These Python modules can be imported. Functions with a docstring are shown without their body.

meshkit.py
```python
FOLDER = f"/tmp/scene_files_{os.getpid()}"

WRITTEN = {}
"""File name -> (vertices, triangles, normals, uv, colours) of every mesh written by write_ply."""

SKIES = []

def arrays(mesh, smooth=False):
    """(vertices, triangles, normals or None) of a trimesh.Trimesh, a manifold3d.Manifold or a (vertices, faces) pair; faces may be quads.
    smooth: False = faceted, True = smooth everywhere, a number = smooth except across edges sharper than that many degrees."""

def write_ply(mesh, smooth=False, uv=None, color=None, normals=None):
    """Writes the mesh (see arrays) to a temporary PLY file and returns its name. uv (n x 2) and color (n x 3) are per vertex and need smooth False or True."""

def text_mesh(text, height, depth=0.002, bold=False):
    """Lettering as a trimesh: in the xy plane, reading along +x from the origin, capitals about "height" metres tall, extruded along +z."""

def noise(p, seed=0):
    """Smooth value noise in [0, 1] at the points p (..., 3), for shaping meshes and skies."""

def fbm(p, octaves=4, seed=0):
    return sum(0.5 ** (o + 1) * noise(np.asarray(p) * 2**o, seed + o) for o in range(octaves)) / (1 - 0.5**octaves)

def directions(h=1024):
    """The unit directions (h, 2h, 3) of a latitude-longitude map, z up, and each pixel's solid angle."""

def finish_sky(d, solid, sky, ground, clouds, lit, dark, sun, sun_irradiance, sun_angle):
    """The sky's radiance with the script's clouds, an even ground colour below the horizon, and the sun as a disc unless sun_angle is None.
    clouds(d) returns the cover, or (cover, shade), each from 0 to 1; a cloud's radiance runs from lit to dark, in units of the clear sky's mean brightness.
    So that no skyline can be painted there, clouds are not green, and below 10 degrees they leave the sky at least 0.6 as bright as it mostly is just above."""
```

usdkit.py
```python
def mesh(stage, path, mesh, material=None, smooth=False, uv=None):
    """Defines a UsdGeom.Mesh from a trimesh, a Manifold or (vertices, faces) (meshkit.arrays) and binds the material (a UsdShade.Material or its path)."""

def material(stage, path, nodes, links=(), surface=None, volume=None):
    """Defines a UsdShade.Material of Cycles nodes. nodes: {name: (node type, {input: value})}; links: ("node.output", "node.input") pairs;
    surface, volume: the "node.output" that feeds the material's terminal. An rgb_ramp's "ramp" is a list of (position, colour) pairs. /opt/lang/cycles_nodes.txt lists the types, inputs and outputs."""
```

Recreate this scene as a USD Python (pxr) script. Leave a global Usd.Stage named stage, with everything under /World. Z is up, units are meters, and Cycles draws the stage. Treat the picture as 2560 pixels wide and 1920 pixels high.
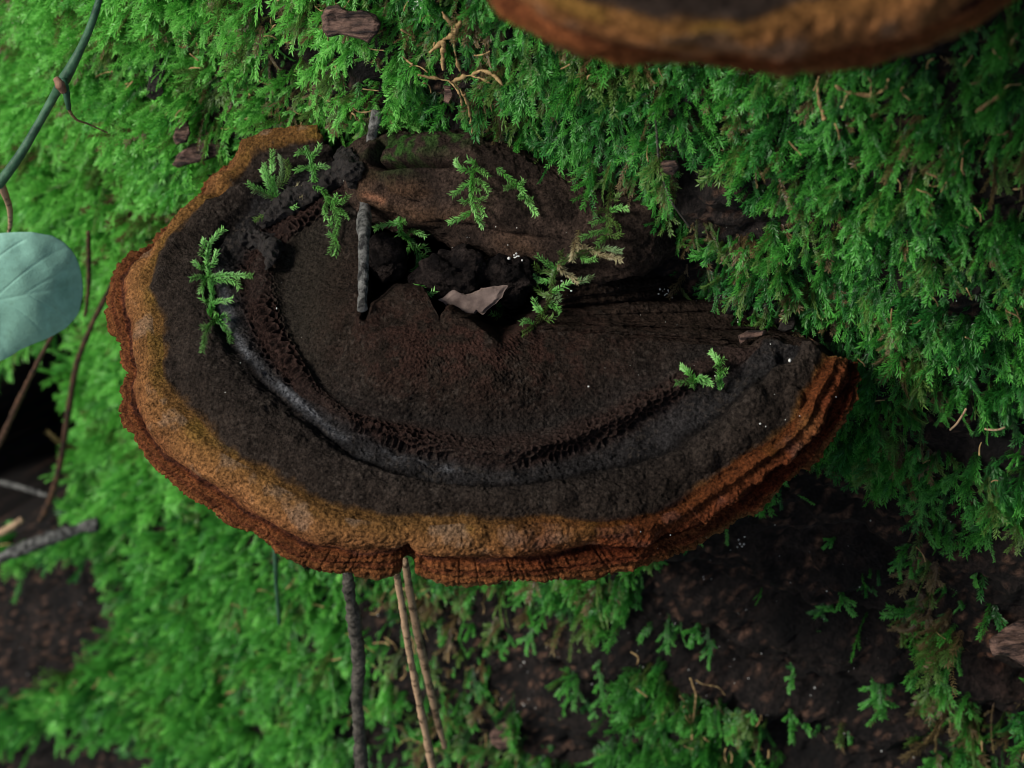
import math, random
import numpy as np
import usdkit
from meshkit import noise, fbm
from scipy.interpolate import PchipInterpolator, CubicSpline
from scipy.spatial import cKDTree
from pxr import Usd, UsdGeom, UsdLux, UsdShade, Gf, Sdf, Vt

stage = Usd.Stage.CreateInMemory()
UsdGeom.SetStageUpAxis(stage, 'Z'); UsdGeom.SetStageMetersPerUnit(stage, 1.0)
UsdGeom.Xform.Define(stage, '/World'); UsdGeom.Scope.Define(stage, '/World/Looks')
rng = np.random.default_rng(7); random.seed(7)

# ------------------------------------------------------------------ camera, sky, sun
DIST, PITCH, S = 0.55, math.radians(48), 0.27 / 2560
FWD = np.array([0, math.cos(PITCH), -math.sin(PITCH)]); UPV = np.array([0, math.sin(PITCH), math.cos(PITCH)])
CAM = -FWD * DIST
cam = UsdGeom.Camera.Define(stage, '/World/camera')
cam.CreateFocalLengthAttr(50.0); cam.CreateHorizontalApertureAttr(50.0 * 0.27 / DIST)
cam.CreateVerticalApertureAttr(50.0 * 0.27 / DIST * 0.75)
cam.CreateClippingRangeAttr(Gf.Vec2f(0.02, 1000)); cam.CreateFStopAttr(11.0); cam.CreateFocusDistanceAttr(0.565)
cam.CreateExposureAttr(1.3)
cam.AddTransformOp().Set(Gf.Matrix4d(1, 0, 0, 0, *map(float, UPV), 0, *map(float, -FWD), 0, *map(float, CAM), 1))

SUN = np.array([-0.76, -0.24, 0.62]); SUN /= np.linalg.norm(SUN)
usdkit.material(stage, '/World/Looks/sky', {
    's': ('sky_texture', {'sky_type': 'single_scattering', 'sun_disc': False, 'sun_elevation': math.asin(SUN[2]), 'sun_rotation': math.atan2(SUN[0], SUN[1]), 'altitude': 200.0, 'aerosol_density': 2.0}),
    'b': ('background_shader', {'strength': 0.05})}, [('s.color', 'b.color')], surface='b.background')
dome = UsdLux.DomeLight.Define(stage, '/World/sky')
UsdShade.MaterialBindingAPI.Apply(dome.GetPrim()).Bind(UsdShade.Material.Get(stage, '/World/Looks/sky'))
dome.GetPrim().SetCustomDataByKey('kind', 'structure')
sun = UsdLux.DistantLight.Define(stage, '/World/sun')
sun.CreateIntensityAttr(0.4); sun.CreateAngleAttr(16.0); sun.CreateNormalizeAttr(True); sun.CreateColorAttr(Gf.Vec3f(1.0, 0.97, 0.9))
_x = np.cross([0, 0, 1.0], SUN); _x /= np.linalg.norm(_x); _y = np.cross(SUN, _x)
sun.AddTransformOp().Set(Gf.Matrix4d(*map(float, _x), 0, *map(float, _y), 0, *map(float, SUN), 0, 0, 0, 5, 1))

# ------------------------------------------------------------------ small helpers
def nrm(v):
    v = np.asarray(v, float)
    return v / np.maximum(np.linalg.norm(v, axis=-1, keepdims=True), 1e-12)
def ray(p):
    """direction of the sight line through a point (px, py) measured in the photograph, length 1 = focus plane"""
    p = np.asarray(p, float)
    return FWD * DIST + (p[..., :1] - 1280) * S * np.array([1.0, 0, 0]) + (960 - p[..., 1:2]) * S * UPV
def on_plane(p, z):
    d = ray(p); z = np.asarray(z, float)[..., None] if np.ndim(z) else z
    return CAM + d * ((z - CAM[2]) / d[..., 2:3])
def at_depth(p, dep): return CAM + ray(p) * (np.asarray(dep, float)[..., None] if np.ndim(dep) else dep) / DIST
def proj(P):
    q = np.asarray(P, float) - CAM
    t = (q @ FWD) / DIST
    return np.stack([1280 + q[..., 0] / t / S, 960 - (q @ UPV) / t / S], -1), t * DIST
def sstep(a, b, x):
    t = np.clip((np.asarray(x, float) - a) / (b - a), 0, 1)
    return t * t * (3 - 2 * t)
def poly_dist(p, poly):
    """signed distance (inside positive) from points p to a polygon"""
    p = np.asarray(p, float).reshape(-1, 2); q = np.asarray(poly, float)
    best, ins = np.full(len(p), 1e9), np.zeros(len(p), bool)
    for a, b in zip(q, np.roll(q, -1, 0)):
        ab = b - a; t = np.clip(((p - a) @ ab) / (ab @ ab + 1e-9), 0, 1)
        best = np.minimum(best, np.linalg.norm(p - a - t[:, None] * ab, axis=1))
        c = (a[1] > p[:, 1]) != (b[1] > p[:, 1])
        ins ^= c & (p[:, 0] < (b[0] - a[0]) * (p[:, 1] - a[1]) / (b[1] - a[1] + 1e-12) + a[0])
    return np.where(ins, best, -best)
def line_dist(p, line):
    p = np.asarray(p, float).reshape(-1, 2); q = np.asarray(line, float); best = np.full(len(p), 1e9)
    for a, b in zip(q[:-1], q[1:]):
        ab = b - a; t = np.clip(((p - a) @ ab) / (ab @ ab + 1e-9), 0, 1)
        best = np.minimum(best, np.linalg.norm(p - a - t[:, None] * ab, axis=1))
    return best
def resample(pts, n, smooth=True):
    pts = np.asarray(pts, float)
    s = np.r_[0, np.cumsum(np.linalg.norm(np.diff(pts, axis=0), axis=1) + 1e-12)]
    x = np.linspace(0, s[-1], n)
    if smooth and len(pts) > 2: return PchipInterpolator(s, pts, axis=0)(x)
    return np.stack([np.interp(x, s, pts[:, k]) for k in range(pts.shape[1])], 1)
used = {}
def path_for(name, parent='/World'):
    k = (parent, name); n = used.get(k, 0); used[k] = n + 1
    return f'{parent}/{name}' if n == 0 else f'{parent}/{name}_{n:03d}'
def tag(prim, label=None, category=None, group=None, kind=None):
    for k, v in (('label', label), ('category', category), ('group', group), ('kind', kind)):
        if v: prim.SetCustomDataByKey(k, v)
    return prim
def thing(name, label, category, loc=(0, 0, 0), group=None, kind=None):
    x = UsdGeom.Xform.Define(stage, path_for(name)); x.AddTranslateOp().Set(Gf.Vec3d(*map(float, loc)))
    x._loc = np.asarray(loc, float)
    tag(x.GetPrim(), label, category, group, kind); LOC[str(x.GetPath())] = np.asarray(loc, float)
    return str(x.GetPath())
LOC = {'/World': np.zeros(3)}
def mesh(name, v, f, mat, parent='/World', smooth=True, attrs=None):
    """one Mesh prim; v in world coordinates"""
    base = '/'.join(parent.split('/')[:3])
    p = path_for(name, parent)
    v = np.asarray(v, float) - LOC.get(base, 0)
    m = usdkit.mesh(stage, p, (v, np.asarray(f)), '/World/Looks/' + mat, smooth=smooth)
    for k, a in (attrs or {}).items():
        a = np.asarray(a, np.float32)
        api = UsdGeom.PrimvarsAPI(m)
        if a.ndim == 2: api.CreatePrimvar(k, Sdf.ValueTypeNames.Color3fArray, 'vertex').Set(Vt.Vec3fArray.FromNumpy(a))
        else: api.CreatePrimvar(k, Sdf.ValueTypeNames.FloatArray, 'vertex').Set(Vt.FloatArray.FromNumpy(a))
    return p
def grid_faces(n, m, wrap=False):
    i, j = np.meshgrid(np.arange(n if wrap else n - 1), np.arange(m - 1), indexing='ij')
    a = i * m + j; b = ((i + 1) % n) * m + j
    q = np.stack([a, b, b + 1, a + 1], -1).reshape(-1, 4)
    return np.vstack([q[:, [0, 1, 2]], q[:, [0, 2, 3]]])
def grid_normals(G):
    a, b = np.gradient(G, axis=0), np.gradient(G, axis=1)
    return nrm(np.cross(a, b))
def submesh(v, f, keep):
    f = f[keep]; u, inv = np.unique(f, return_inverse=True)
    return u, inv.reshape(-1, 3)
def tube(pts, rad, sides=10, n=None, amp=0.0, freq=300.0, seed=0, ring=0.0, flat=1.0):
    """closed tapered tube along pts with lumpy bark relief"""
    pts = np.asarray(pts, float); rad = np.broadcast_to(np.asarray(rad, float), (len(pts),))
    n = n or len(pts)
    s = np.r_[0, np.cumsum(np.linalg.norm(np.diff(pts, axis=0), axis=1))]; x = np.linspace(0, s[-1], n)
    P = PchipInterpolator(s, pts, axis=0)(x) if len(pts) > 2 else np.stack([np.interp(x, s, pts[:, k]) for k in range(3)], 1)
    R = np.interp(x, s, rad)
    T = nrm(np.gradient(P, axis=0)); ref = np.array([0.3, 0.9, 0.2])
    A = nrm(np.cross(T, ref)); B = np.cross(T, A)
    ang = np.arange(sides) * 2 * np.pi / sides
    dirs = np.cos(ang)[None, :, None] * A[:, None] + flat * np.sin(ang)[None, :, None] * B[:, None]
    V = P[:, None] + R[:, None, None] * dirs
    if amp:
        V = V + dirs * (amp * (fbm(V * freq, 3, seed) - 0.5) * 2 + amp * 1.2 * (fbm(V * 110, 2, seed + 5) - .5))[..., None]
    if ring:
        V = V + dirs * (ring * (noise(np.stack([x / 0.004, 0 * x, 0 * x], -1), seed) - 0.5) * 2)[:, None, None]
    V = V.reshape(-1, 3)
    i, j = np.meshgrid(np.arange(n - 1), np.arange(sides), indexing='ij')
    a = i * sides + j; b = i * sides + (j + 1) % sides
    q = np.stack([a, b, b + sides, a + sides], -1).reshape(-1, 4)
    F = [q[:, [0, 1, 2]], q[:, [0, 2, 3]]]
    for c, k0, flip in ((P[0] - T[0] * R[0] * .25, 0, 1), (P[-1] + T[-1] * R[-1] * .25, (n - 1) * sides, 0)):
        V = np.vstack([V, c]); k = np.arange(sides)
        t = np.stack([np.full(sides, len(V) - 1), k0 + k, k0 + (k + 1) % sides], 1)
        F.append(t[:, ::-1] if flip else t)
    return V, np.vstack(F)
def ball(c, r, axes=None, sub=4, amp=0.15, freq=250.0, seed=0):
    import trimesh
    m = trimesh.creation.icosphere(sub, 1.0); v = np.array(m.vertices)
    ax = np.eye(3) if axes is None else axes
    w = (v * np.asarray(r)) @ ax + np.asarray(c); rr = float(np.mean(r))
    w = w + nrm(w - c) * (rr * amp * 2 * (fbm(w * freq, 4, seed) - 0.5))[:, None]
    return w, np.array(m.faces)
def join(parts):
    V, F, n = [], [], 0
    for v, f in parts: V.append(v); F.append(np.asarray(f) + n); n += len(v)
    return np.vstack(V), np.vstack(F)

# ------------------------------------------------------------------ materials
def noisy(name, c1, c2, scale=400.0, rough=0.75, bump=0.4, bscale=2500.0, bdist=0.0004, spec=0.3, detail=6.0, lo=0.35, hi=0.65, sheen=0.0, grain=(1, 1, 1)):
    usdkit.material(stage, '/World/Looks/' + name, {
        'g': ('geometry', {}), 'mp': ('mapping', {'scale': grain}), 'n': ('noise_texture', {'scale': scale, 'detail': detail, 'roughness': 0.62}),
        'r': ('rgb_ramp', {'ramp': [(0, c1), (lo, c1), (hi, c2), (1, c2)]}),
        'bn': ('noise_texture', {'scale': bscale, 'detail': 4.0, 'roughness': 0.65}), 'b': ('bump', {'strength': bump, 'distance': bdist}),
        'p': ('principled_bsdf', {'roughness': rough, 'specular_ior_level': spec, 'sheen_weight': sheen})},
        [('g.position', 'mp.vector'), ('mp.vector', 'n.vector'), ('mp.vector', 'bn.vector'), ('n.fac', 'r.fac'), ('r.color', 'p.base_color'), ('bn.fac', 'b.height'), ('b.normal', 'p.normal')], surface='p.BSDF')
def attr_mat(name, rough=0.8, bump=0.7, bscale=2600.0, bdist=0.0005, spec=0.25, var=0.45, vscale=1800.0, sheen=0.0):
    """colour from the mesh's own 'col', broken up by fine noise"""
    usdkit.material(stage, '/World/Looks/' + name, {
        'a': ('attribute', {'attribute': 'col'}), 'g': ('geometry', {}),
        'n': ('noise_texture', {'scale': vscale, 'detail': 5.0, 'roughness': 0.7}), 'm': ('map_range', {'from_min': 0.33, 'from_max': 0.67, 'to_min': 1 - var, 'to_max': 1 + var, 'clamp': True}),
        'mul': ('vector_math', {'math_type': 'scale'}),
        'bn': ('noise_texture', {'scale': bscale, 'detail': 5.0, 'roughness': 0.7}), 'b': ('bump', {'strength': bump, 'distance': bdist}),
        'p': ('principled_bsdf', {'roughness': rough, 'specular_ior_level': spec, 'sheen_weight': sheen, 'sheen_roughness': 0.4})},
        [('g.position', 'n.vector'), ('g.position', 'bn.vector'), ('n.fac', 'm.value'), ('a.color', 'mul.vector1'), ('m.result', 'mul.scale'), ('mul.vector', 'p.base_color'),
         ('bn.fac', 'b.height'), ('b.normal', 'p.normal')], surface='p.BSDF')
def leafy(name, base, tip, dead=None, trans=0.45, rough=0.38, spec=0.5):
    """green of a moss shoot: 'tone' runs from the old base of a shoot to its young tip"""
    usdkit.material(stage, '/World/Looks/' + name, {
        'a': ('attribute', {'attribute': 'tone'}), 'r': ('rgb_ramp', {'ramp': [(0, dead or base), (0.35, base), (1, tip)]}),
        'p': ('principled_bsdf', {'roughness': rough, 'specular_ior_level': spec}), 't': ('translucent_bsdf', {}), 'm': ('mix_closure', {'fac': trans})},
        [('a.fac', 'r.fac'), ('r.color', 'p.base_color'), ('r.color', 't.color'), ('p.BSDF', 'm.closure1'), ('t.BSDF', 'm.closure2')], surface='m.closure')

attr_mat('bark', rough=0.8, bump=1.0, bscale=700.0, bdist=0.004, var=0.85, vscale=700.0, spec=0.22)
attr_mat('fungus', rough=0.9, bump=1.0, bscale=1500.0, bdist=0.0016, var=0.8, vscale=1250.0, spec=0.06)
noisy('soil', (0.010, 0.007, 0.005), (0.035, 0.022, 0.014), scale=30.0, bump=0.8, bscale=90.0, bdist=0.01)
noisy('black_crust', (0.005, 0.004, 0.0035), (0.022, 0.016, 0.013), scale=700.0, bump=0.9, bdist=0.0006)
noisy('twig_grey', (0.018, 0.017, 0.016), (0.20, 0.195, 0.18), scale=520.0, bump=1.0, bscale=1600.0, bdist=.0010, lo=.40, hi=.66)
noisy('twig_dark', (0.025, 0.022, 0.018), (0.13, 0.115, 0.092), scale=380.0, bump=1.0, bscale=1500.0, bdist=.0010)
noisy('twig_brown', (0.020, 0.011, 0.008), (0.10, 0.048, 0.024), scale=260.0, bump=0.5)
noisy('straw', (0.10, 0.062, 0.035), (0.38, 0.25, 0.15), scale=350.0, bump=0.3, lo=0.38, hi=0.5)
noisy('bark_chip', (0.018, 0.011, 0.010), (0.20, 0.115, 0.085), scale=600.0, bump=1.0, bscale=1100.0, bdist=0.0016, grain=(.22, 1, 1), lo=.40, hi=.62)
noisy('dry_leaf', (0.085, 0.058, 0.048), (0.19, 0.135, 0.112), scale=260.0, bump=0.3)
noisy('dead_moss', (0.16, 0.095, 0.035), (0.40, 0.27, 0.12), scale=600.0, bump=0.2)
noisy('white_speck', (0.45, 0.45, 0.42), (0.75, 0.74, 0.70), scale=900.0)
noisy('stem_green', (0.014, 0.050, 0.028), (0.050, 0.130, 0.066), scale=210.0, rough=0.5, bump=0.5, bscale=900.0, spec=0.35)
noisy('bud_pink', (0.16, 0.07, 0.05), (0.28, 0.16, 0.10), scale=500.0)
GREENS = [('moss_bright', (0.095, 0.42, 0.045), (0.30, 0.78, 0.150), (0.05, 0.13, 0.02)),
          ('moss_mid', (0.035, 0.220, 0.022), (0.145, 0.54, 0.080), (0.025, 0.07, 0.014)),
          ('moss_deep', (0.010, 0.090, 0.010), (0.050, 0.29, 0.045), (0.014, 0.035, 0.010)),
          ('moss_olive', (0.060, 0.130, 0.020), (0.19, 0.35, 0.075), (0.10, 0.06, 0.025)),
          ('moss_dead', (0.11, 0.075, 0.030), (0.25, 0.18, 0.075), (0.12, 0.07, 0.04))]
for n_, b_, t_, d_ in GREENS: leafy(n_, b_, t_, d_)
leafy('sprig_green', (0.070, 0.34, 0.030), (0.40, 0.80, 0.24), (0.05, 0.07, 0.02))
leafy('sprig_pale', (0.10, 0.20, 0.05), (0.32, 0.48, 0.22), (0.16, 0.12, 0.05))
leafy('sprig_tan', (0.22, 0.17, 0.07), (0.42, 0.37, 0.20), (0.2, 0.13, 0.06), trans=0.25)

# ------------------------------------------------------------------ ground
n_ = 60
gx = np.r_[np.linspace(-60, -2, 20), np.linspace(-1.8, 1.8, 60), np.linspace(2, 60, 20)]
GX, GY = np.meshgrid(gx, gx, indexing='ij')
GZ = -0.62 + 0.05 * (fbm(np.stack([GX * 3, GY * 3, 0 * GX], -1), 4, 3) - 0.5)
tag(stage.GetPrimAtPath(mesh('forest_floor', np.stack([GX, GY, GZ], -1).reshape(-1, 3), grid_faces(len(gx), len(gx)), 'soil')), kind='structure')

# ------------------------------------------------------------------ the trunk
TC, TR = np.array([0.30, 0.60]), 0.62
HOLLOW = [(-60, 905), (60, 872), (130, 835), (205, 725), (235, 800), (190, 930), (168, 1080), (178, 1190), (190, 1285), (60, 1300), (-40, 1310), (-130, 1240), (-175, 1120), (-140, 990)]
BARE = [  # stretches of the trunk without moss, measured in the photograph
    HOLLOW,
    [(-70, 1385), (60, 1372), (150, 1372), (275, 1372), (350, 1460), (320, 1590), (265, 1650), (150, 1705), (-50, 1735), (-140, 1660), (-190, 1540), (-150, 1440)],
    [(60, 1200), (160, 1190), (215, 1250), (190, 1320), (60, 1340)],
    [(-30, 1830), (90, 1812), (240, 1770), (360, 1820), (440, 1880), (380, 1990), (200, 2020), (20, 1990), (-90, 1910)],
    [(905, 330), (1150, 295), (1250, 420), (1420, 425), (1560, 470), (1690, 520), (1725, 640), (1640, 700), (1690, 800), (1750, 900), (1500, 980), (1100, 980), (880, 850), (830, 700), (800, 500)],
    [(1700, 380), (1790, 395), (1880, 470), (1960, 510), (1900, 560), (1780, 560), (1690, 520)],
    [(1240, 1470), (1300, 1480), (1370, 1550), (1480, 1570), (1570, 1540), (1610, 1470), (1600, 1400), (1850, 1230), (2010, 1120), (2110, 1120), (2200, 1170), (2290, 1190), (2300, 1380), (2265, 1500),
     (2275, 1620), (2300, 1730), (2345, 1780), (2345, 1990), (1960, 1990), (1950, 1850), (1870, 1770), (1760, 1740), (1620, 1620), (1560, 1680), (1570, 1800), (1480, 1880), (1300, 1850), (1230, 1780), (1270, 1600)],
    [(2310, 1010), (2400, 1000), (2480, 1040), (2600, 1040), (2600, 1130), (2470, 1120), (2380, 1130), (2300, 1090)],
    [(2375, 1310), (2640, 1320), (2620, 1780), (2500, 1800), (2430, 1720), (2400, 1540)],
    [(2380, 1180), (2440, 1190), (2430, 1260), (2400, 1290), (2370, 1240)],
    [(330, 1320), (375, 1320), (380, 1430), (330, 1430), (315, 1370)],
    [(1080, 480), (1200, 480), (1200, 700), (1080, 700)],
    [(380, 130), (425, 135), (415, 250), (365, 255)],
    [(740, 60), (800, 40), (810, 120), (760, 140)],
]
THIN = [[(560, -40), (820, -40), (830, 140), (980, 110), (1050, 180), (900, 260), (700, 360), (560, 330), (480, 180)],
        [(1400, 430), (1720, 520), (2050, 760), (2000, 840), (1700, 800), (1650, 620)],
        [(880, 1500), (900, 1400), (1300, 1420), (1290, 1990), (860, 1990)],
        [(2180, 1180), (2330, 1230), (2420, 1330), (2640, 1350), (2640, 1990), (2160, 1990), (2250, 1500)],
        [(1050, 0), (1250, 60), (1300, 200), (1280, 330), (1100, 300)]]
def trunk_point(th, z):
    n = np.stack([np.sin(th), -np.cos(th), 0 * th], -1)
    fl = 0.17 * sstep(-0.12, -0.62, z) * (1 + 0.35 * np.sin(5 * th + 1.0)) + 0.46 * np.exp(-((th - .13) / .125) ** 2) * sstep(1.5, .3, z)   # unseen buttress added right of the view to block light and darken that side
    P = np.stack([TC[0] + TR * np.sin(th), TC[1] - TR * np.cos(th), z], -1) + n * fl[..., None]
    px, _ = proj(P.reshape(-1, 3)); px = px.reshape(P.shape[:-1] + (2,))
    d = 0.030 * (fbm(P * 11, 3, 5) - 0.5) + 0.012 * (fbm(P * np.array([45, 45, 30]), 3, 9) - 0.5) + 0.0045 * (fbm(P * np.array([170, 170, 110]), 3, 12) - 0.5) + 0.0016 * (noise(P * 600, 15) - 0.5)
    front = (P - CAM)[..., 1] < 1.2
    h = sstep(-20, 50, poly_dist(px.reshape(-1, 2), HOLLOW)).reshape(d.shape)
    d = d - 0.16 * h * front + (1 - h) * (.006 * (np.abs(fbm(P * np.array([85, 85, 60]), 4, 17) - .5) * 2) ** .7 - .003 + .0045 * (fbm(P * 300, 3, 19) - .5) + .004 * np.abs(noise(P * 150, 20) - .5))
    P = P + nrm(P - CAM) * (.14 * h * front)[..., None]
    # rotten ledges low on the right
    low = sstep(1250, 1420, px[..., 1]) * sstep(1200, 1500, px[..., 0]) * (px[..., 1] < 2300)
    led = np.abs(((P[..., 2] + 0.012 * fbm(P * 40, 3, 31)) / 0.034) % 1.0 - 0.5) * 2
    d = d + low * (0.007 * sstep(0.1, 0.9, led) + 0.010 * (fbm(P * np.array([60, 60, 90]), 4, 33) - 0.5))
    return P + n * d[..., None], n, px
th = np.r_[np.linspace(-math.pi, -1.32, 60, endpoint=False), np.linspace(-1.32, -0.04, 540, endpoint=False), np.linspace(-0.04, .5, 80, endpoint=False), np.linspace(0.5, math.pi, 60)]
zz = np.r_[np.linspace(-0.72, -0.44, 60, endpoint=False), np.linspace(-0.44, 0.20, 430, endpoint=False), np.linspace(0.20, 2.6, 110)]
TH, ZZ = np.meshgrid(th, zz, indexing='ij')
TP, TN, TPX = trunk_point(TH, ZZ)
TP[-1] = TP[0]
tv = TP.reshape(-1, 3)
cA, cB = np.array([0.0045, 0.0036, 0.0035]), np.array([0.025, 0.0175, 0.0148])
k = fbm(tv * 90, 4, 41)[:, None]; k2 = fbm(tv * 420, 3, 44)[:, None]
tcol = cA + (cB - cA) * sstep(0.35, 0.7, 0.6 * k + 0.4 * k2)
tcol += (np.array([0.17, 0.090, 0.058]) - tcol) * (sstep(0.60, 0.72, fbm(tv * np.array([800, 800, 500]), 2, 47)) * sstep(.35, .6, fbm(tv * 45, 2, 48)) * 0.8)[:, None]
orange_w = sstep(200, 20, np.linalg.norm(TPX.reshape(-1, 2) - np.array([2560, 1620]), axis=1))[:, None]
tcol = tcol * (1 + 1.2 * orange_w * np.array([1.2, 0.8, 0.6]))
tree = thing('tree', 'huge dark rotting trunk covered in green moss behind the bracket fungi', 'tree', (TC[0], TC[1], -0.62))
mesh('trunk', tv, grid_faces(len(th), len(zz))[:, ::1], 'bark', tree, attrs={'col': tcol})
tkd_ok = (TN.reshape(-1, 3) * (CAM - tv)).sum(1) > 0.0
tpx, tdep = proj(tv); tkd_ok &= (tpx[:, 0] > -500) & (tpx[:, 0] < 3100) & (tpx[:, 1] > -600) & (tpx[:, 1] < 2500)
T_idx = np.nonzero(tkd_ok)[0]; T_kd = cKDTree(tpx[T_idx])
def on_trunk(p, off=0.0):
    """nearest visible trunk point behind a photograph position, lifted off along the sight line"""
    p = np.atleast_2d(np.asarray(p, float)); out = []
    for q in p:
        ii = T_idx[T_kd.query_ball_point(q, 14) or [T_kd.query(q)[1]]]
        dep = tdep[ii].min(); out.append(at_depth(q, dep))
    out = np.array(out); out += nrm(CAM - out) * (np.broadcast_to(off, (len(out),))[:, None])
    return out

# ------------------------------------------------------------------ bracket fungi
CEN = np.array([1100.0, 800.0])
C0 = [(2143, 905), (2155, 939), (2153, 970), (2139, 1005), (2112, 1052), (2079, 1087), (2050, 1130), (1988, 1184), (1957, 1215), (1910, 1262), (1890, 1280), (1797, 1331), (1710, 1385), (1569, 1430), (1414, 1447), (1297, 1457), (1180, 1461), (1099, 1451), (1033, 1428),
      (1017, 1414), (967, 1431), (908, 1435), (860, 1428), (797, 1420), (739, 1397), (684, 1365), (630, 1327), (575, 1311), (525, 1280), (494, 1262), (447, 1223), (397, 1180), (369, 1138), (342, 1103), (315, 1072), (307, 1029), (311, 970), (323, 935), (307, 904), (307, 858),
      (280, 803), (278, 757), (286, 710), (302, 665), (330, 638), (389, 614), (420, 572), (447, 552), (486, 537), (498, 494), (521, 459), (544, 435), (583, 408), (606, 365), (641, 344), (700, 338), (758, 340), (800, 340)]
C1 = [(2122, 910), (2125, 940), (2110, 975), (2085, 1030), (2040, 1085), (1985, 1135), (1930, 1185), (1850, 1250), (1780, 1290), (1710, 1322), (1628, 1352), (1472, 1369), (1355, 1393), (1200, 1397), (1052, 1385), (1017, 1367), (940, 1382), (850, 1380), (797, 1369), (739, 1346), (661, 1303),
      (607, 1266), (544, 1223), (467, 1177), (400, 1134), (358, 1075), (334, 1021), (330, 963), (342, 928), (330, 858), (325, 803), (313, 757), (311, 698), (330, 662), (385, 632), (428, 590), (470, 556), (510, 512), (545, 465), (580, 432), (605, 395), (640, 360), (700, 352), (800, 350)]
C2 = [(2060, 905), (2038, 943), (2003, 990), (1985, 1045), (1925, 1098), (1855, 1138), (1780, 1190), (1710, 1240), (1640, 1280), (1511, 1300), (1400, 1293), (1336, 1288), (1150, 1290), (1000, 1286), (920, 1280), (855, 1268), (747, 1212), (661, 1161), (556, 1103), (498, 1044), (455, 990), (408, 935), (412, 866),
      (408, 776), (397, 698), (415, 652), (452, 600), (500, 556), (545, 512), (585, 462), (618, 415), (645, 375), (710, 362), (800, 362)]
C3 = [(1990, 905), (1900, 950), (1800, 1020), (1700, 1090), (1600, 1140), (1491, 1165), (1414, 1184), (1336, 1204), (1219, 1211), (1122, 1196), (1013, 1176), (920, 1145), (850, 1107), (797, 1065), (719, 1005), (650, 945), (607, 890), (575, 840), (555, 780), (540, 720), (535, 660), (550, 610), (595, 560), (650, 515), (710, 465), (785, 430), (840, 400)]
C4 = [(1900, 890), (1750, 960), (1666, 1015), (1589, 1065), (1472, 1122), (1394, 1142), (1300, 1165), (1200, 1168), (1122, 1145), (1005, 1118), (928, 1085), (850, 1050), (770, 1000), (700, 930), (650, 860), (620, 790), (600, 720), (602, 660), (630, 610), (685, 560), (760, 510), (830, 470), (870, 440)]
C5 = [(1840, 860), (1720, 915), (1666, 955), (1589, 984), (1511, 1029), (1433, 1054), (1394, 1072), (1297, 1087), (1200, 1091), (1122, 1078), (1025, 1060), (928, 1042), (850, 1012), (800, 970), (760, 910), (720, 840), (695, 760), (690, 690), (710, 630), (755, 580), (810, 540), (860, 510), (900, 480)]
def polar(curve):
    c = np.asarray(curve, float) - CEN
    ph = np.degrees(np.arctan2(c[:, 1], c[:, 0])); ph = np.where(ph < -60, ph + 360, ph)
    o = np.argsort(ph); ph, r = ph[o], np.linalg.norm(c, axis=1)[o]
    keep = np.r_[True, np.diff(ph) > 0.05]
    return ph[keep], r[keep]
arcC0 = resample(C0, 1150, smooth=False) - CEN
phis = np.degrees(np.arctan2(arcC0[:, 1], arcC0[:, 0])); phis = np.where(phis < -60, phis + 360, phis)
phis = np.unique(np.round(np.maximum.accumulate(phis), 3)); phis = np.interp(np.linspace(0, 1, 1150), np.linspace(0, 1, len(phis)), phis)
BACK = [(1290, 640), (1340, 618), (1400, 606), (1480, 598), (1560, 606), (1625, 635), (1680, 672), (1760, 735), (1880, 790), (1990, 840), (2080, 878), (2143, 905)]
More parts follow.
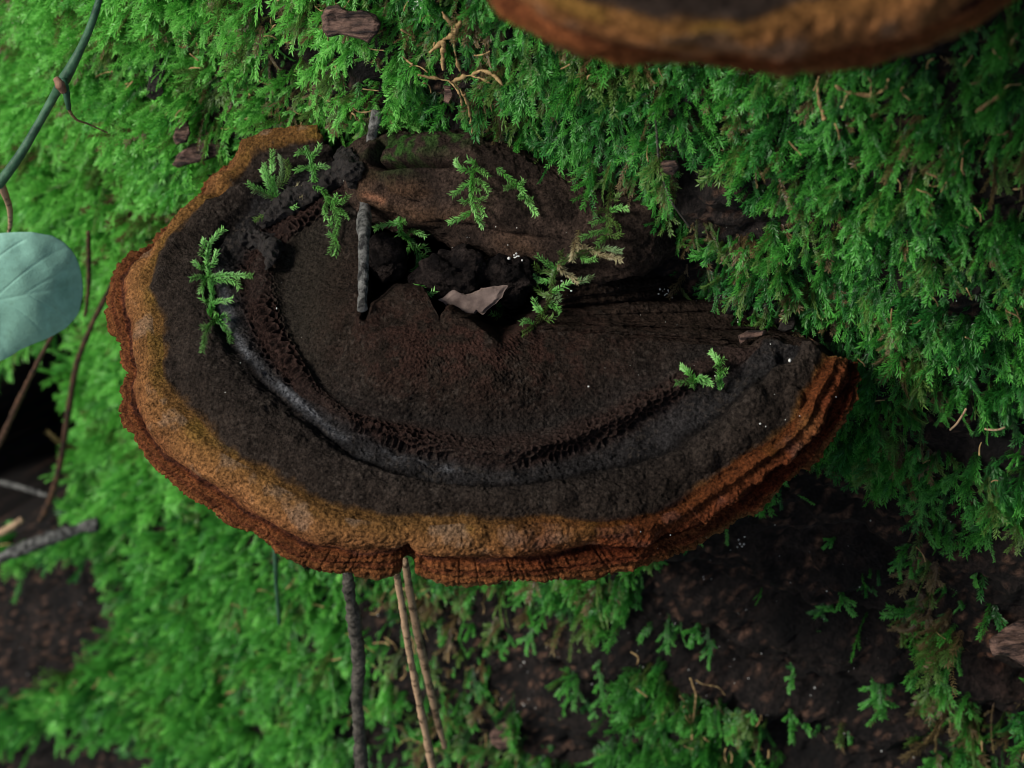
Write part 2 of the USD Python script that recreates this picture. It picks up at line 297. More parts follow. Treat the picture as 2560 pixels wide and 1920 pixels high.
ab = resample(BACK, 200, smooth=False); phb = np.degrees(np.arctan2(*(ab - CEN).T[::-1])); NB = len(phb) - 1       # the slope that runs back to the trunk on the right
phis = np.r_[phb[:-1], phis]
pr = np.radians(phis); dirp = np.stack([np.cos(pr), np.sin(pr)], -1)
w_end = sstep(6, 40, phis) * sstep(238, 195, phis)               # the rim sinks in front, not where it meets the trunk
def ring_at(curve, z_front, z_end, ph=phis):
    a, r = polar(curve)
    R = np.interp(phis, a, r)
    px = CEN + dirp * R[:, None]
    return px, on_plane(px, z_end + (z_front - z_end) * w_end)
wob = 6 * (fbm(np.stack([phis / 3.0, 0 * phis, 0 * phis], -1), 3, 71) - 0.5)
px0, P0 = ring_at(C0, -0.0212, 0.0058); px1, P1 = ring_at(C1, -0.0150, 0.0075); px2, P2 = ring_at(C2, -0.0060, 0.011)
px3, P3 = ring_at(C3, -0.0030, 0.0100); px4, P4 = ring_at(C4, -0.0022, 0.0102); px5, P5 = ring_at(C5, 0.0010, 0.011)
pxm = (px1 * .52 + px2 * .48); Pm = on_plane(pxm, -0.0090 * w_end + 0.0098 * (1 - w_end))
px15 = px0 * .55 + px1 * .45; P15 = on_plane(px15, -0.0175 * w_end + 0.0070 * (1 - w_end))
px23 = (px2 * .5 + px3 * .5); P23 = on_plane(px23, -0.0036 * w_end + 0.0105 * (1 - w_end))
px45 = px4 * .45 + px5 * .55; P45 = on_plane(px45, 0.0022 * w_end + 0.012 * (1 - w_end))
pxc = CEN + (px5 - CEN) * .45; Pc = on_plane(pxc, np.full(len(phis), 0.0120))
PC = np.repeat(on_plane(CEN, 0.0150)[None], len(phis), 0)
FR = dict(P5=.71, P45=.74, P4=.77, P3=.85, P23=.885, P2=.92, Pm=.945, P1=.975, P15=.987)
hit = on_trunk(ab[:-1], -.004); bl = sstep(phb[-1] - 6, phb[-1], phb[:-1])[:, None]; cen3 = on_plane(CEN, 0.0150)
P0[:NB] = hit + (P0[NB] - hit[-1]) * bl
for nm_, Q in (('P5', P5), ('P45', P45), ('P4', P4), ('P3', P3), ('P23', P23), ('P2', P2), ('Pm', Pm), ('P1', P1), ('P15', P15)):
    q = cen3 + (P0[:NB] - cen3) * FR[nm_]; Q[:NB] = q + (Q[NB] - q[-1]) * bl
Pc[:NB] = cen3 + (P0[:NB] - cen3) * .32 + (Pc[NB] - (cen3 + (P0[NB - 1] - cen3) * .32)) * bl
back = np.array([0.02, 0.12, -0.05])
def inward(P, s, dz):
    q = P + (back - P) * s; q[:, 2] = P[:, 2] + dz
    return q
U1 = inward(P0, 0.02, -0.0035); U2 = inward(P0, 0.10, -0.007); U3 = inward(P0, 0.45, -0.018); U4 = inward(P0, 0.95, -0.045)
KS = np.array([0, .16, .40, .46, .54, .60, .68, .74, .82, .89, .945, 1.0, 1.03, 1.08, 1.25, 1.6])
rings = np.stack([PC, Pc, P5, P45, P4, P3, P23, P2, Pm, P1, P15, P0, U1, U2, U3, U4])
kk = np.r_[np.linspace(0, .40, 150, endpoint=False), np.linspace(.40, .60, 150, endpoint=False), np.linspace(.60, 1.0, 230, endpoint=False), np.linspace(1.0, 1.08, 12, endpoint=False), np.linspace(1.08, 1.6, 12)]
def bracket_colours(K, X, seed, tint=1.0):
    """the zones' own colours: dark crust, reddish pitted ridge, grey channel, brown band, ochre margin, rusty rim"""
    Kw = K + 0.034 * (fbm(X * 130, 4, seed) - 0.5) + 0.018 * (fbm(X * 500, 3, seed + 3) - 0.5) + 0.012 * (fbm(X * 25, 2, seed + 9) - 0.5) + .055 * (fbm(X * 85, 3, seed + 11) - .5) * (sstep(.68, .72, K) * sstep(.80, .76, K))
    stops = [(0, (.028, .0180, .0130)), (.25, (.027, .0180, .0132)), (.37, (.020, .0162, .0138)), (.42, (.036, .0220, .0175)), (.52, (.030, .0190, .0155)), (.555, (.026, .0230, .0220)), (.592, (.023, .0210, .0205)), (.605, (.009, .0075, .007)),
             (.64, (.028, .0212, .0170)), (.725, (.031, .0222, .0168)), (.735, (.065, .036, .0165)), (.745, (.14, .070, .021)), (.79, (.21, .100, .031)), (.83, (.26, .118, .042)), (.862, (.25, .104, .040)), (.880, (.21, .076, .030)), (.892, (.070, .025, .016)), (.905, (.18, .055, .019)),
             (.925, (.20, .070, .024)), (.95, (.13, .040, .016)), (.975, (.21, .078, .026)), (1.0, (.20, .072, .025)), (1.015, (.28, .15, .055)), (1.04, (.18, .10, .05)), (1.1, (.10, .06, .035)), (1.7, (.05, .033, .022))]
    xs = np.array([s[0] for s in stops]); cs = np.array([s[1] for s in stops])
    col = np.stack([np.interp(Kw, xs, cs[:, c]) for c in range(3)], -1)
    v = fbm(X * 60, 3, seed + 20)[..., None]; v2 = fbm(X * 330, 3, seed + 25)[..., None]; v3 = noise(X * 1500, seed + 27)[..., None]
    col = col * np.clip(-.05 + 0.7 * v + 1.0 * v2 + .5 * (v3 - .3), .22, 1.9)
    grain = (sstep(.60, .74, noise(X * 1050, seed + 41)) * sstep(.35, .6, fbm(X * 120, 2, seed + 43)))[..., None] * (K < .74)[..., None]
    col = col + (np.array([.070, .055, .044]) - col) * grain * .38
    grey = sstep(.55, .72, fbm(X * 150, 4, seed + 29))[..., None] * ((K > .77) & (K < .87))[..., None]
    col = col + (np.array([.24, .17, .12]) - col) * grey * .45
    olive = sstep(.5, .7, fbm(X * 90, 3, seed + 33))[..., None] * ((K > .745) & (K < .80))[..., None]
    col = col + (np.array([.17, .11, .018]) - col) * olive * .45
    return col
def split_parts(names, G, K, col, mat, parent):
    n, m = G.shape[:2]; f = grid_faces(n, m); v = G.reshape(-1, 3)
    N = grid_normals(G).reshape(-1, 3); fk = K.reshape(-1)[f].mean(1)
    for nm, a, b in names:
        u, ff = submesh(v, f, (fk >= a) & (fk < b))
        p = mesh(nm, v[u], ff, mat, parent, smooth=False, attrs={'col': col.reshape(-1, 3)[u]})
        g = UsdGeom.Mesh.Get(stage, p); g.CreateNormalsAttr(Vt.Vec3fArray.FromNumpy(N[u].astype(np.float32))); g.SetNormalsInterpolation('vertex')

G = PchipInterpolator(KS, rings, axis=0)(kk).transpose(1, 0, 2)                  # stations x radial
K = np.broadcast_to(kk, G.shape[:2]).copy(); K[:NB] *= .235; GPX = proj(G.reshape(-1, 3))[0].reshape(G.shape[:2] + (2,))
top = (K < 1.0)
def bell(a, b, c, d): return sstep(a, b, K) * sstep(d, c, K)
D = np.zeros(K.shape)
gp = GPX.reshape(-1, 2)
def near_line(line, w): return np.exp(-(line_dist(gp, line).reshape(K.shape) / w) ** 2)
arc = np.r_[0, np.cumsum(np.linalg.norm(np.diff(P0, axis=0), axis=1))][:, None] * np.ones_like(K)
D += 0.0035 * (fbm(G * 45, 3, 101) - 0.5) * sstep(0.05, .3, K) * sstep(1.3, 1.0, K)
D += 0.0018 * (fbm(G * 160, 3, 103) - 0.5) * sstep(1.3, 1.0, K)
D += 0.0009 * (fbm(G * 520, 3, 107) - 0.5) * sstep(1.2, 1.0, K) + .00050 * (noise(G * 1500, 108) - .5)
# crack at the outer side of the channel, band beyond it swells over
D += .0038 * (fbm(G * 240, 4, 115) - .5) * bell(.49, .54, .60, .64) + .0042 * (fbm(G * 85, 3, 119) - .5) * bell(.56, .62, .71, .75)
D += -0.0012 * sstep(.36, .58, fbm(G * 70, 2, 112)) * np.exp(-((K - .604 - .022 * (fbm(G * 110, 3, 111) - .5)) / .007) ** 2) * sstep(40, 60, phis)[:, None] + 0.0024 * bell(.612, .640, .68, .74) * (0.1 + 1.6 * fbm(G * 95, 3, 113)) + .0022 * (fbm(G * np.array([230, 230, 230]), 4, 114) - .5) * bell(.56, .62, .72, .76)
# honeycombed ridge: cells with thin torn walls
def cells(sel, size, seed):
    pts = G[sel]; r = np.random.default_rng(seed); lo_ = pts.min(0)
    c = r.permutation(len(pts)); c = c[np.unique(np.floor((pts[c] - lo_) / (size * .45)).astype(int), axis=0, return_index=True)[1]]
    c = c[r.permutation(len(c))]; P = pts[c]; alive = np.ones(len(c), bool); kd = cKDTree(P)
    for i, nb in enumerate(kd.query_ball_point(P, size * .72)):
        if alive[i]:
            for q in nb:
                if q != i: alive[q] = False
    d, _ = cKDTree(P[alive]).query(pts, 2)
    return d[:, 1] - d[:, 0], d[:, 0]
sel = (K > .385) & (K < .58)
w_, d1 = cells(sel, 0.0020, 3)
amp = np.zeros(K.shape); amp[sel] = (sstep(0.0, 0.0012, w_))
rt_ = sstep(85, 45, phis)[:, None]
ridge_w = bell(.392, .408, .53, .57) * (0.15 + 1.0 * sstep(.40, .60, fbm(G * 60, 3, 117))) * (1 - .45 * rt_)
D += 0.0014 * (1 - .55 * rt_) * bell(.370, .412, .42, .57) * (.25 + 1.1 * fbm(G * 55, 2, 118)) - 0.0012 * amp * ridge_w + .0012 * (fbm(G * 420, 3, 116) - .5) * ridge_w
sel2 = (K <= .40) & (K > .02)
w2, d2 = cells(sel2, 0.0011, 5); a2 = np.zeros(K.shape); a2[sel2] = sstep(0.0, .0006, w2)
pit_zone = np.exp(-(((GPX[..., 0] - 1180) / 330) ** 2 + ((GPX[..., 1] - 870) / 110) ** 2))
D += -0.0003 * a2 * pit_zone * (0.4 + sstep(.4, .6, fbm(G * 70, 3, 119)))
# felted margin: fine radial fibres and soft lumps; rim: growth ridges and knuckles
fib = noise(np.stack([arc / 0.0005, K * 14, 0 * K], -1), 121) - .5
D += bell(.745, .775, .86, .885) * (0.00022 * fib + 0.0026 * (fbm(G * 170, 4, 123) - .5) + .0005 * (noise(G * 1700, 124) - .5)) + 0.0016 * bell(.745, .79, .85, .88)
rimw = bell(.885, .905, 1.0, 1.05)
arcw = arc + 0.0022 * fbm(G * 110, 3, 127)
knuck = np.abs((arcw / 0.0015) % 1 - .5) * 2
kseed = noise(np.stack([np.floor(arcw / 0.0015 + .5), 0 * K, 0 * K], -1), 129)
D += rimw * (0.00028 * np.cos((K - .9 + .022 * (fbm(G * 110, 3, 131) - .5)) * 2 * np.pi / .030) - 0.0007 * sstep(.5, 1.0, knuck) * sstep(.62, .9, kseed) + 0.0005 * (noise(G * 620, 133) - .5) + .0018 * (fbm(G * np.array([150, 150, 150]), 3, 134) - .5))
D += -0.0009 * np.exp(-((K - .892) / .009) ** 2) * (.3 + 1.4 * sstep(.35, .6, fbm(G * 70, 2, 138)))
selr = (K > .885) & (K < 1.04)
rw, rd = cells(selr, 0.0016, 11); bead = np.zeros(K.shape); bead[selr] = sstep(0.0, .0008, rw)
D += rimw * .00018 * (bead - .5) + rimw * .0008 * (noise(np.stack([arc / .0009, K * 22, 0 * K], -1), 153) - .5)
# overlapping growth lobes at the right end
rt = (sstep(62, 30, phis) * sstep(5.5, 9, phis))[:, None]
lob = np.abs(((arc + .004 * fbm(G * 60, 2, 137)) / 0.0095) % 1)
D += rt * bell(.72, .80, .99, 1.04) * (0.0010 * (lob - .5) + 0.0022 * (fbm(G * 130, 3, 136) - .5) + 0.0007 * np.cos((K - .75) * 2 * np.pi / .055 + 4 * fbm(G * 50, 2, 139)))
# notch in the front rim
D += -0.004 * np.exp(-((GPX[..., 0] - 1020) / 14) ** 2) * bell(.83, .90, 1.02, 1.1)
D += -0.002 * np.exp(-((GPX[..., 0] - (330 + 0 * K)) / 10) ** 2 - ((GPX[..., 1] - 930) / 16) ** 2)
# left hand folds: rounded dark ridges running up to the trunk, valley between the two lobes
for line, w, a in (([(655, 490), (600, 500), (540, 530), (470, 590), (425, 660), (405, 740)], 26, .0042), ([(640, 380), (720, 355), (800, 352)], 18, .003),
                   ([(1000, 742), (1090, 760), (1180, 812), (1240, 860)], 34, .0018), ([(560, 610), (600, 640), (690, 590)], 22, -.0018),
                   ([(540, 470), (575, 455), (620, 470)], 14, .0015), ([(690, 420), (620, 460), (560, 500)], 16, -.003),
                   ([(905, 790), (860, 830), (830, 900)], 18, -.0016), ([(900, 800), (990, 745), (1060, 745)], 20, .0022),
                   ([(1900, 1000), (1960, 960), (2030, 930)], 22, .002), ([(1880, 900), (1960, 880), (2040, 890)], 26, .003)):
    D += a * near_line(line, w) * top
for (cx, cy, r, a) in ((1870, 1010, 48, .0030), (1915, 890, 42, .0026), (1985, 1000, 26, .0022), (1840, 1105, 38, .0022), (1765, 1150, 34, .0022), (1690, 1155, 26, .0015), (1930, 935, 34, .002), (640, 640, 40, .0016)):
    q = np.clip(1 - ((GPX[..., 0] - cx) ** 2 + (GPX[..., 1] - cy) ** 2) / r ** 2, 0, 1)
    D += a * .8 * q ** .8 * (K < .9)
NG = grid_normals(G); NG = np.where((NG[..., 2].mean() < 0), -NG, NG)
G = G + NG * D[..., None]
# the deep hollow behind the dome: pushed away along the line of sight
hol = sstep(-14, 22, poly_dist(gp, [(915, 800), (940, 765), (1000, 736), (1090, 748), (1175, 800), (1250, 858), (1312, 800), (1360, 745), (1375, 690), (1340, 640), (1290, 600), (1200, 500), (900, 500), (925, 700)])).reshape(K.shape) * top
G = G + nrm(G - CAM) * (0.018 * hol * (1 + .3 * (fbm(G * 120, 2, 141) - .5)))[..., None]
Kc = K + (rt + .25) * .035 * (fbm(G * 75, 3, 151) - .5) * 2 * sstep(.7, .76, K) * sstep(1.02, .97, K)
col = bracket_colours(Kc, G, 200)
col = col * (1 - .18 * (rimw * (1 - bead))[..., None])
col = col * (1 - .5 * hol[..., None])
red = (pit_zone * sstep(.42, .6, fbm(G * 300, 3, 205)))[..., None] * (K < .4)[..., None]
col = col + (np.array([.050, .022, .016]) - col) * red * .7
pit_dark = np.zeros(K.shape); pit_dark[sel] = amp[sel]
redr = (ridge_w * (1 - .9 * pit_dark))[..., None]
col = col * (1 - .72 * (pit_dark * np.clip(ridge_w, 0, 1))[..., None])
col = col + (np.array([.042, .021, .016]) - col) * redr * .5
# right third of the margin is redder and darker, left end of the crust greyer
rt2 = sstep(85, 45, phis)[:, None] * (phis > 6)[:, None]
col = col * (1 - .62 * (rt2 * sstep(.72, .76, K) * sstep(1.0, .93, K) * (.4 + 1.1 * sstep(.3, .65, fbm(G * 60, 3, 215))))[..., None].clip(0, 1) * np.array([.62, 1.0, 1.0]))
gl = (sstep(100, 120, phis)[:, None] * sstep(200, 180, phis)[:, None] * np.exp(-((K - .583) / .011) ** 2) * sstep(.3, .6, fbm(G * 60, 3, 211)))[..., None]
col = col + (np.array([.12, .12, .125]) - col) * gl * .9
strip = near_line([(548, 760), (572, 820), (607, 873), (638, 920), (719, 982), (797, 1044), (850, 1085), (967, 1130), (1068, 1163), (1150, 1174)], 8) * sstep(.40, .62, fbm(G * 150, 4, 213)) * top
col = col + (np.array([.125, .125, .130]) - col) * strip[..., None] * .8
gl2 = (sstep(600, 700, GPX[..., 0]) * sstep(900, 760, GPX[..., 0]) * sstep(1050, 900, GPX[..., 1]) * (K < .42))[..., None]
col = col + (np.array([.030, .024, .017]) - col) * gl2 * .6
fung = thing('bracket_fungus', 'large half-round brown bracket fungus with ochre margin and rusty rim, centre of picture', 'bracket fungus', tuple(on_plane((1150, 800), -0.03)))
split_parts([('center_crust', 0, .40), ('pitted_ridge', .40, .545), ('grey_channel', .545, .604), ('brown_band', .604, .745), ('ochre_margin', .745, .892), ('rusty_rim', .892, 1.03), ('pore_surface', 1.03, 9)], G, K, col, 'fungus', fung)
BV = G.reshape(-1, 3)[(K < 1.0).ravel()]; bpx, bdep = proj(BV); B_kd = cKDTree(bpx)

# upper fungus, nearer to the camera and half out of the picture
def lerp_curve(pts, z, n=520):
    return on_plane(resample(pts, n), z)
uC0 = lerp_curve([(1140, -150), (1200, -50), (1262, 25), (1330, 66), (1400, 104), (1480, 132), (1560, 147), (1700, 150), (1800, 160), (1880, 174), (1960, 180), (2060, 174), (2150, 155), (2250, 124), (2350, 84), (2450, 38), (2530, -10), (2600, -80)], 0.172)
uC1 = lerp_curve([(1180, -170), (1240, -70), (1330, 22), (1420, 68), (1550, 108), (1700, 112), (1830, 124), (1950, 138), (2100, 104), (2300, 64), (2450, 5), (2520, -60), (2560, -130)], 0.1825)
uCm = lerp_curve([(1230, -190), (1290, -90), (1380, 5), (1480, 50), (1600, 82), (1720, 88), (1850, 88), (1960, 84), (2090, 58), (2250, 20), (2380, -40), (2450, -100), (2500, -170)], 0.189)
uC2 = lerp_curve([(1280, -210), (1340, -110), (1430, -8), (1560, 32), (1700, 56), (1800, 52), (1880, 42), (1960, 22), (2050, -2), (2150, -30), (2280, -80), (2350, -140), (2400, -220)], 0.1925)
uc = np.array([0.055, 0.06, 0.205]); ucb = np.array([0.055, 0.10, 0.150])
us = lambda P, s, c, z=None: (lambda q: q if z is None else np.c_[q[:, :2], np.full(len(q), z)])(P + (c - P) * s)
uK = np.array([0, .40, .60, .74, .82, .89, 1.0, 1.03, 1.08, 1.25, 1.6])
ur = np.stack([np.repeat(uc[None], 520, 0), us(uC2, .55, uc, .202), us(uC2, .25, uc, .1965), uC2, uCm, uC1, uC0, us(uC0, .02, ucb, .1685), us(uC0, .10, ucb, .165), us(uC0, .45, ucb, .158), us(uC0, .95, ucb, .14)])
ukk = np.r_[np.linspace(0, .6, 50, endpoint=False), np.linspace(.6, 1.0, 110, endpoint=False), np.linspace(1.0, 1.6, 30)]
UG = PchipInterpolator(uK, ur, axis=0)(ukk).transpose(1, 0, 2); UK = np.broadcast_to(ukk, UG.shape[:2]).copy()
UN = grid_normals(UG); UN = -UN if UN[:, 20:90, 2].mean() < 0 else UN
uarc = np.r_[0, np.cumsum(np.linalg.norm(np.diff(uC0, axis=0), axis=1))][:, None] * np.ones_like(UK)
uD = 0.004 * (fbm(UG * 60, 3, 301) - .5) + 0.0022 * (fbm(UG * 190, 3, 303) - .5) + 0.0008 * (fbm(UG * 600, 2, 304) - .5)
uD += sstep(.74, .78, UK) * sstep(.9, .86, UK) * 0.0016 - 0.0018 * np.exp(-((UK - .892) / .014) ** 2) + sstep(.89, .91, UK) * sstep(1.05, 1.0, UK) * 0.0008 * np.cos((UK - .9) * 2 * np.pi / .04)
UG = UG + UN * (uD * sstep(0, .2, UK))[..., None]
ucol = bracket_colours(UK, UG, 320) * np.array([1.32, 1.22, 1.20])  # colours raised to stand in for its place nearer the light
ln = (np.exp(-((UK - .903 - .02 * (fbm(UG * 70, 2, 331) - .5)) / .013) ** 2) * sstep(.25, .5, fbm(UG * 45, 2, 333)))[..., None]
ucol = ucol + (np.array([.050, .018, .022]) - ucol) * ln * .85
mo = (sstep(.48, .62, fbm(UG * 85, 3, 335)) * (UK > .76) * (UK < .88))[..., None]; ucol = ucol * (1 - .3 * mo)
upper = thing('bracket_fungus', 'blurred orange-brown rim of a nearer bracket fungus at the upper edge, right of center', 'bracket fungus', tuple(uc))
split_parts([('center_crust', 0, .60), ('brown_band', .60, .745), ('ochre_margin', .745, .892), ('rusty_rim', .892, 1.03), ('pore_surface', 1.03, 9)], UG, UK, ucol, 'fungus', upper)

# old dead bracket: a thick dark knob lying across the trunk behind the big one
def lift(pts, offs): return np.array([on_trunk(p, o)[0] for p, o in zip(pts, offs)])
old = thing('old_bracket', 'old dark brown knobbly bracket across the trunk just above the large fungus', 'bracket fungus', tuple(on_trunk((1200, 470))[0]))
def knob(pts, offs, rad, nseg, sides, seed, flat=1.0):
    c = lift(pts, offs); s = np.linspace(0, 1, len(c)); x = np.linspace(0, 1, nseg)
    # a round end: slow start of the radius
    P = PchipInterpolator(s, c, axis=0)(x); R = PchipInterpolator(s, np.array(rad) * 1.1e-4)(x) * np.sqrt(np.clip(1 - (1 - np.clip(x / .15, 0, 1)) ** 2, 0, 1)) * np.sqrt(np.clip(1 - (1 - np.clip((1 - x) / .10, 0, 1)) ** 2, 0, 1)) + 1e-5
    T = nrm(np.gradient(P, axis=0)); V0 = nrm(CAM - P); A = nrm(np.cross(V0, T)); B = np.cross(T, A)   # A runs up/down, B towards the viewer
    an = np.arange(sides) * 2 * np.pi / sides
    dirs = np.cos(an)[None, :, None] * A[:, None] + flat * np.sin(an)[None, :, None] * B[:, None]
    V = P[:, None] + R[:, None, None] * dirs
    d = .0095 * (fbm(V * np.array([40, 70, 70]), 3, seed) - .5) + .0040 * (fbm(V * 170, 4, seed + 1) - .5) + .0014 * (fbm(V * 600, 3, seed + 2) - .5) + .0006 * (noise(V * 1500, seed + 3) - .5)
    return V, dirs, d, P
kV, kd, kD, kP = knob([(906, 436), (985, 438), (1080, 452), (1180, 482), (1300, 528), (1430, 556), (1560, 575), (1690, 610)], [.019, .021, .020, .017, .014, .009, .003, -.006], [112, 138, 142, 140, 132, 118, 100, 70], 330, 200, 401, .85)
kpx = proj(kV.reshape(-1, 3))[0]
def kline(line, w): return np.exp(-(line_dist(kpx, line).reshape(kD.shape) / w) ** 2)
kD += -.0085 * kline([(952, 340), (940, 375), (936, 408), (955, 416), (1010, 409), (1090, 408), (1170, 404)], 8) + .0020 * kline([(965, 330), (925, 370), (915, 420), (925, 470)], 16)
kD += .0022 * kline([(985, 470), (1040, 475)], 26) + .0020 * kline([(930, 480), (990, 515), (1060, 545), (1150, 540)], 20) - .0022 * kline([(960, 470), (1010, 505), (1040, 515)], 8) - .0018 * kline([(1100, 560), (1250, 590), (1400, 600)], 8) + .0015 * kline([(1150, 600), (1300, 640), (1420, 640)], 22)
kV = kV + kd * kD[..., None]
kX = kV.reshape(-1, 3); kc = np.array([.022, .0150, .0115]) + (np.array([.062, .040, .030]) - np.array([.022, .0150, .0115])) * sstep(.35, .7, fbm(kX * 140, 4, 411))[:, None]
patch = np.maximum.reduce([kline([(985, 470), (1045, 480)], 24), kline([(925, 440), (930, 490), (1000, 525), (1080, 545), (1160, 540)], 22), .6 * kline([(1250, 600), (1330, 620)], 26)]).reshape(-1, 1)
kc = kc + (np.array([.11, .060, .034]) - kc) * patch * (.35 + .9 * (fbm(kX * 330, 3, 413)[:, None] - .3))
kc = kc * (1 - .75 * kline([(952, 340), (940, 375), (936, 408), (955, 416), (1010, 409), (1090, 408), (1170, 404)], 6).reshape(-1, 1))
kc = kc + (np.array([.35, .16, .09]) - kc) * (kline([(935, 477), (965, 495)], 6).reshape(-1, 1) * .9)
gm = (np.exp(-(line_dist(kpx, [(985, 375), (1060, 335), (1150, 320)]) / 46) ** 2) * sstep(.45, .6, fbm(kX * 330, 3, 417)))[:, None]
kc = kc + (np.array([.030, .085, .015]) - kc) * gm
n_, m_ = kV.shape[:2]; kf = np.vstack([grid_faces(n_, m_), np.vstack([[[i * m_ + m_ - 1, (i + 1) * m_ + m_ - 1, (i + 1) * m_], [i * m_ + m_ - 1, (i + 1) * m_, i * m_]] for i in range(n_ - 1)])])
mesh('body', kX, kf, 'fungus', old, attrs={'col': kc})
def lump(parent, name, pxy, off, rpx, seed, squash=(1, 1, .8), amp=.55, colours=((.007, .0055, .0052), (.030, .022, .019)), dep=None):
    c = on_trunk(pxy, off)[0] if dep is None else at_depth(np.array(pxy, float), dep); ax = np.stack([np.array([1.0, 0, 0]), UPV, -FWD])
    v, f = ball(c, np.array(squash) * rpx * 1.1e-4, ax, 5, amp, 230, seed)
    kq = sstep(.35, .68, fbm(v * 240, 4, seed + 5))[:, None]
    return mesh(name, v, f, 'fungus', parent, attrs={'col': np.array(colours[0]) + (np.array(colours[1]) - np.array(colours[0])) * kq})
lump(old, 'underside_flake', (1335, 625), .004, 78, 421, (1.1, .62, .5), colours=((.03, .017, .009), (.075, .040, .018)))
hol_d = proj(on_plane((1060, 745), .014))[1]
for pxy, off, r, sq, lab in (((962, 640), .018, 60, (.9, 1.05, .8), 'small round black growth right beside the grey twig'), ((1135, 690), .013, 88, (1.05, .75, .8), 'black rounded growth in the hollow above the dry leaf flake'),
                             ((1275, 690), .013, 74, (1, .85, .8), 'black rounded growth left of the pale hanging moss sprig')):
    t = thing('black_growth', lab, 'fungus growth', tuple(on_trunk(pxy)[0]), 'black growths in the hollow'); lump(t, 'body', pxy, off, r, int(r) + 430, sq, dep=hol_d + (735 - pxy[1]) * 1.4e-4 + .004)

def on_surface(p, off=0.0):
    """visible point of trunk, knob or big fungus behind a photograph position"""
    p = np.atleast_2d(np.asarray(p, float)); out = []
    off = np.broadcast_to(off, (len(p),))
    for q, o in zip(p, off):
        c = [tdep[T_idx[T_kd.query_ball_point(q, 14) or [T_kd.query(q)[1]]]].min()]
        for kdt, dp in ((B_kd, bdep), (KN_kd, kdep)):
            ii = kdt.query_ball_point(q, 8)
            if ii: c.append(np.min(dp[ii]))
        P = at_depth(q, min(c)); out.append(P + nrm(CAM - P) * o)
    return np.array(out)
KX = kX; kpp, kdep = proj(KX); KN_kd = cKDTree(kpp)

# crumbly black ridges on the back left of the big fungus
for line, r, lab in (([(872, 405), (840, 440), (800, 470), (745, 500), (690, 535), (645, 560)], [26, 30, 26, 28, 24, 12], 'crumbly black ridge of rotten crust on the upper left of the large fungus'),
                     ([(860, 395), (885, 430), (880, 465)], [22, 26, 14], 'short crumbly black lump beside the top of the grey twig'),
                     ([(600, 590), (640, 600), (680, 640), (668, 670)], [16, 24, 26, 12], 'curled black crust lump below the crumbly ridge, left of center')):
    p3 = on_surface(line, .001); v, f = tube(p3, np.array(r) * 1.05e-4, 60, 160, .0022, 330, int(r[0]) + 500)
    v = v + .0012 * (np.stack([noise(v * 900, s) for s in (1, 2, 3)], -1) - .5)
    tag(stage.GetPrimAtPath(mesh('black_crust', v, f, 'black_crust')), lab, 'crust')

# ------------------------------------------------------------------ moss
def leaf_strip(P, up, length, width, ang, tone, lr, flat=1.0):
    """folded two-triangle leaves along a stem P (n x 3): returns vertices, faces, tones"""
    n = len(P); T = nrm(np.gradient(P, axis=0)); Sd = nrm(np.cross(T, up)); U = np.cross(Sd, T)
    V, F, C = [], [], []
    for side in (-1, 1, 0, 2):
        j = np.arange(n) + (0.0 if side > 0 else .0)
        k = np.arange(n)
        az = {-1: 0.0, 1: math.pi, 0: 1.1, 2: 2.0}[side] + lr.normal(0, .35, n)
        if side in (0, 2): k = k[(side // 2)::2]
        out = np.cos(az)[:, None] * Sd + flat * np.sin(az)[:, None] * U
        a = ang + lr.normal(0, .18, n)
        d = np.cos(a)[:, None] * T + np.sin(a)[:, None] * out
        w = nrm(np.cross(d, out + .6 * U)); L = length * (1 + lr.normal(0, .15, n))[:, None]
        tip = P + d * L; mid = P + d * L * .42
        lift_ = nrm(np.cross(w, d))
        W = np.minimum(width, L * .45)
        A, B = mid + w * W * .5 + lift_ * W * .18, mid - w * W * .5 + lift_ * W * .18
        q = np.stack([P, A, tip, B], 1)[k]; b = sum(len(x) for x in V)
        V.append(q.reshape(-1, 3)); i = np.arange(len(k)) * 4 + b
        F.append(np.vstack([np.stack([i, i + 1, i + 2], 1), np.stack([i, i + 2, i + 3], 1)]))
        t = tone[k][:, None] + np.array([-.40, -.05, .32, -.05])[None]
        C.append(np.clip(t, 0, 1).ravel())
    return np.vstack(V), np.vstack(F), np.concatenate(C)
def shoot(seed, L=0.0095, leaf=0.0017, width=.00062, branches=0, pitch=.00040):
    r = np.random.default_rng(seed)
    def stem(p0, d0, L, bend, n):
        s = np.linspace(0, 1, n)[:, None]
        return p0 + d0 * L * s + bend * L * s ** 2
    n = int(L / pitch); up = np.array([0, 1.0, 0])
    P = stem(np.zeros(3), np.array([0, 0, 1.0]), L, np.array([r.normal(0, .16), -.22 + r.normal(0, .1), 0]), n)
    tone = np.linspace(0.05, .85, n)
    taper = 1.0
    out = [leaf_strip(P, up, leaf, width, .92, tone, r, .45)]
    for b in range(branches):
        i = int(n * r.uniform(.2, .7)); sd = 1 if b % 2 else -1
        d = nrm(np.array([sd * .75, r.normal(0, .15), .75])); l = L * r.uniform(.3, .5); m = max(int(l / pitch), 4)
        Q = stem(P[i], d, l, np.array([0, -.15, .1]), m)
        out.append(leaf_strip(Q, up, leaf * .85, width * .9, .8, np.linspace(.3, .9, m), r, .55))
    v, f = join([(a, b) for a, b, _ in out]); c = np.concatenate([x[2] for x in out])
    return v, f, c
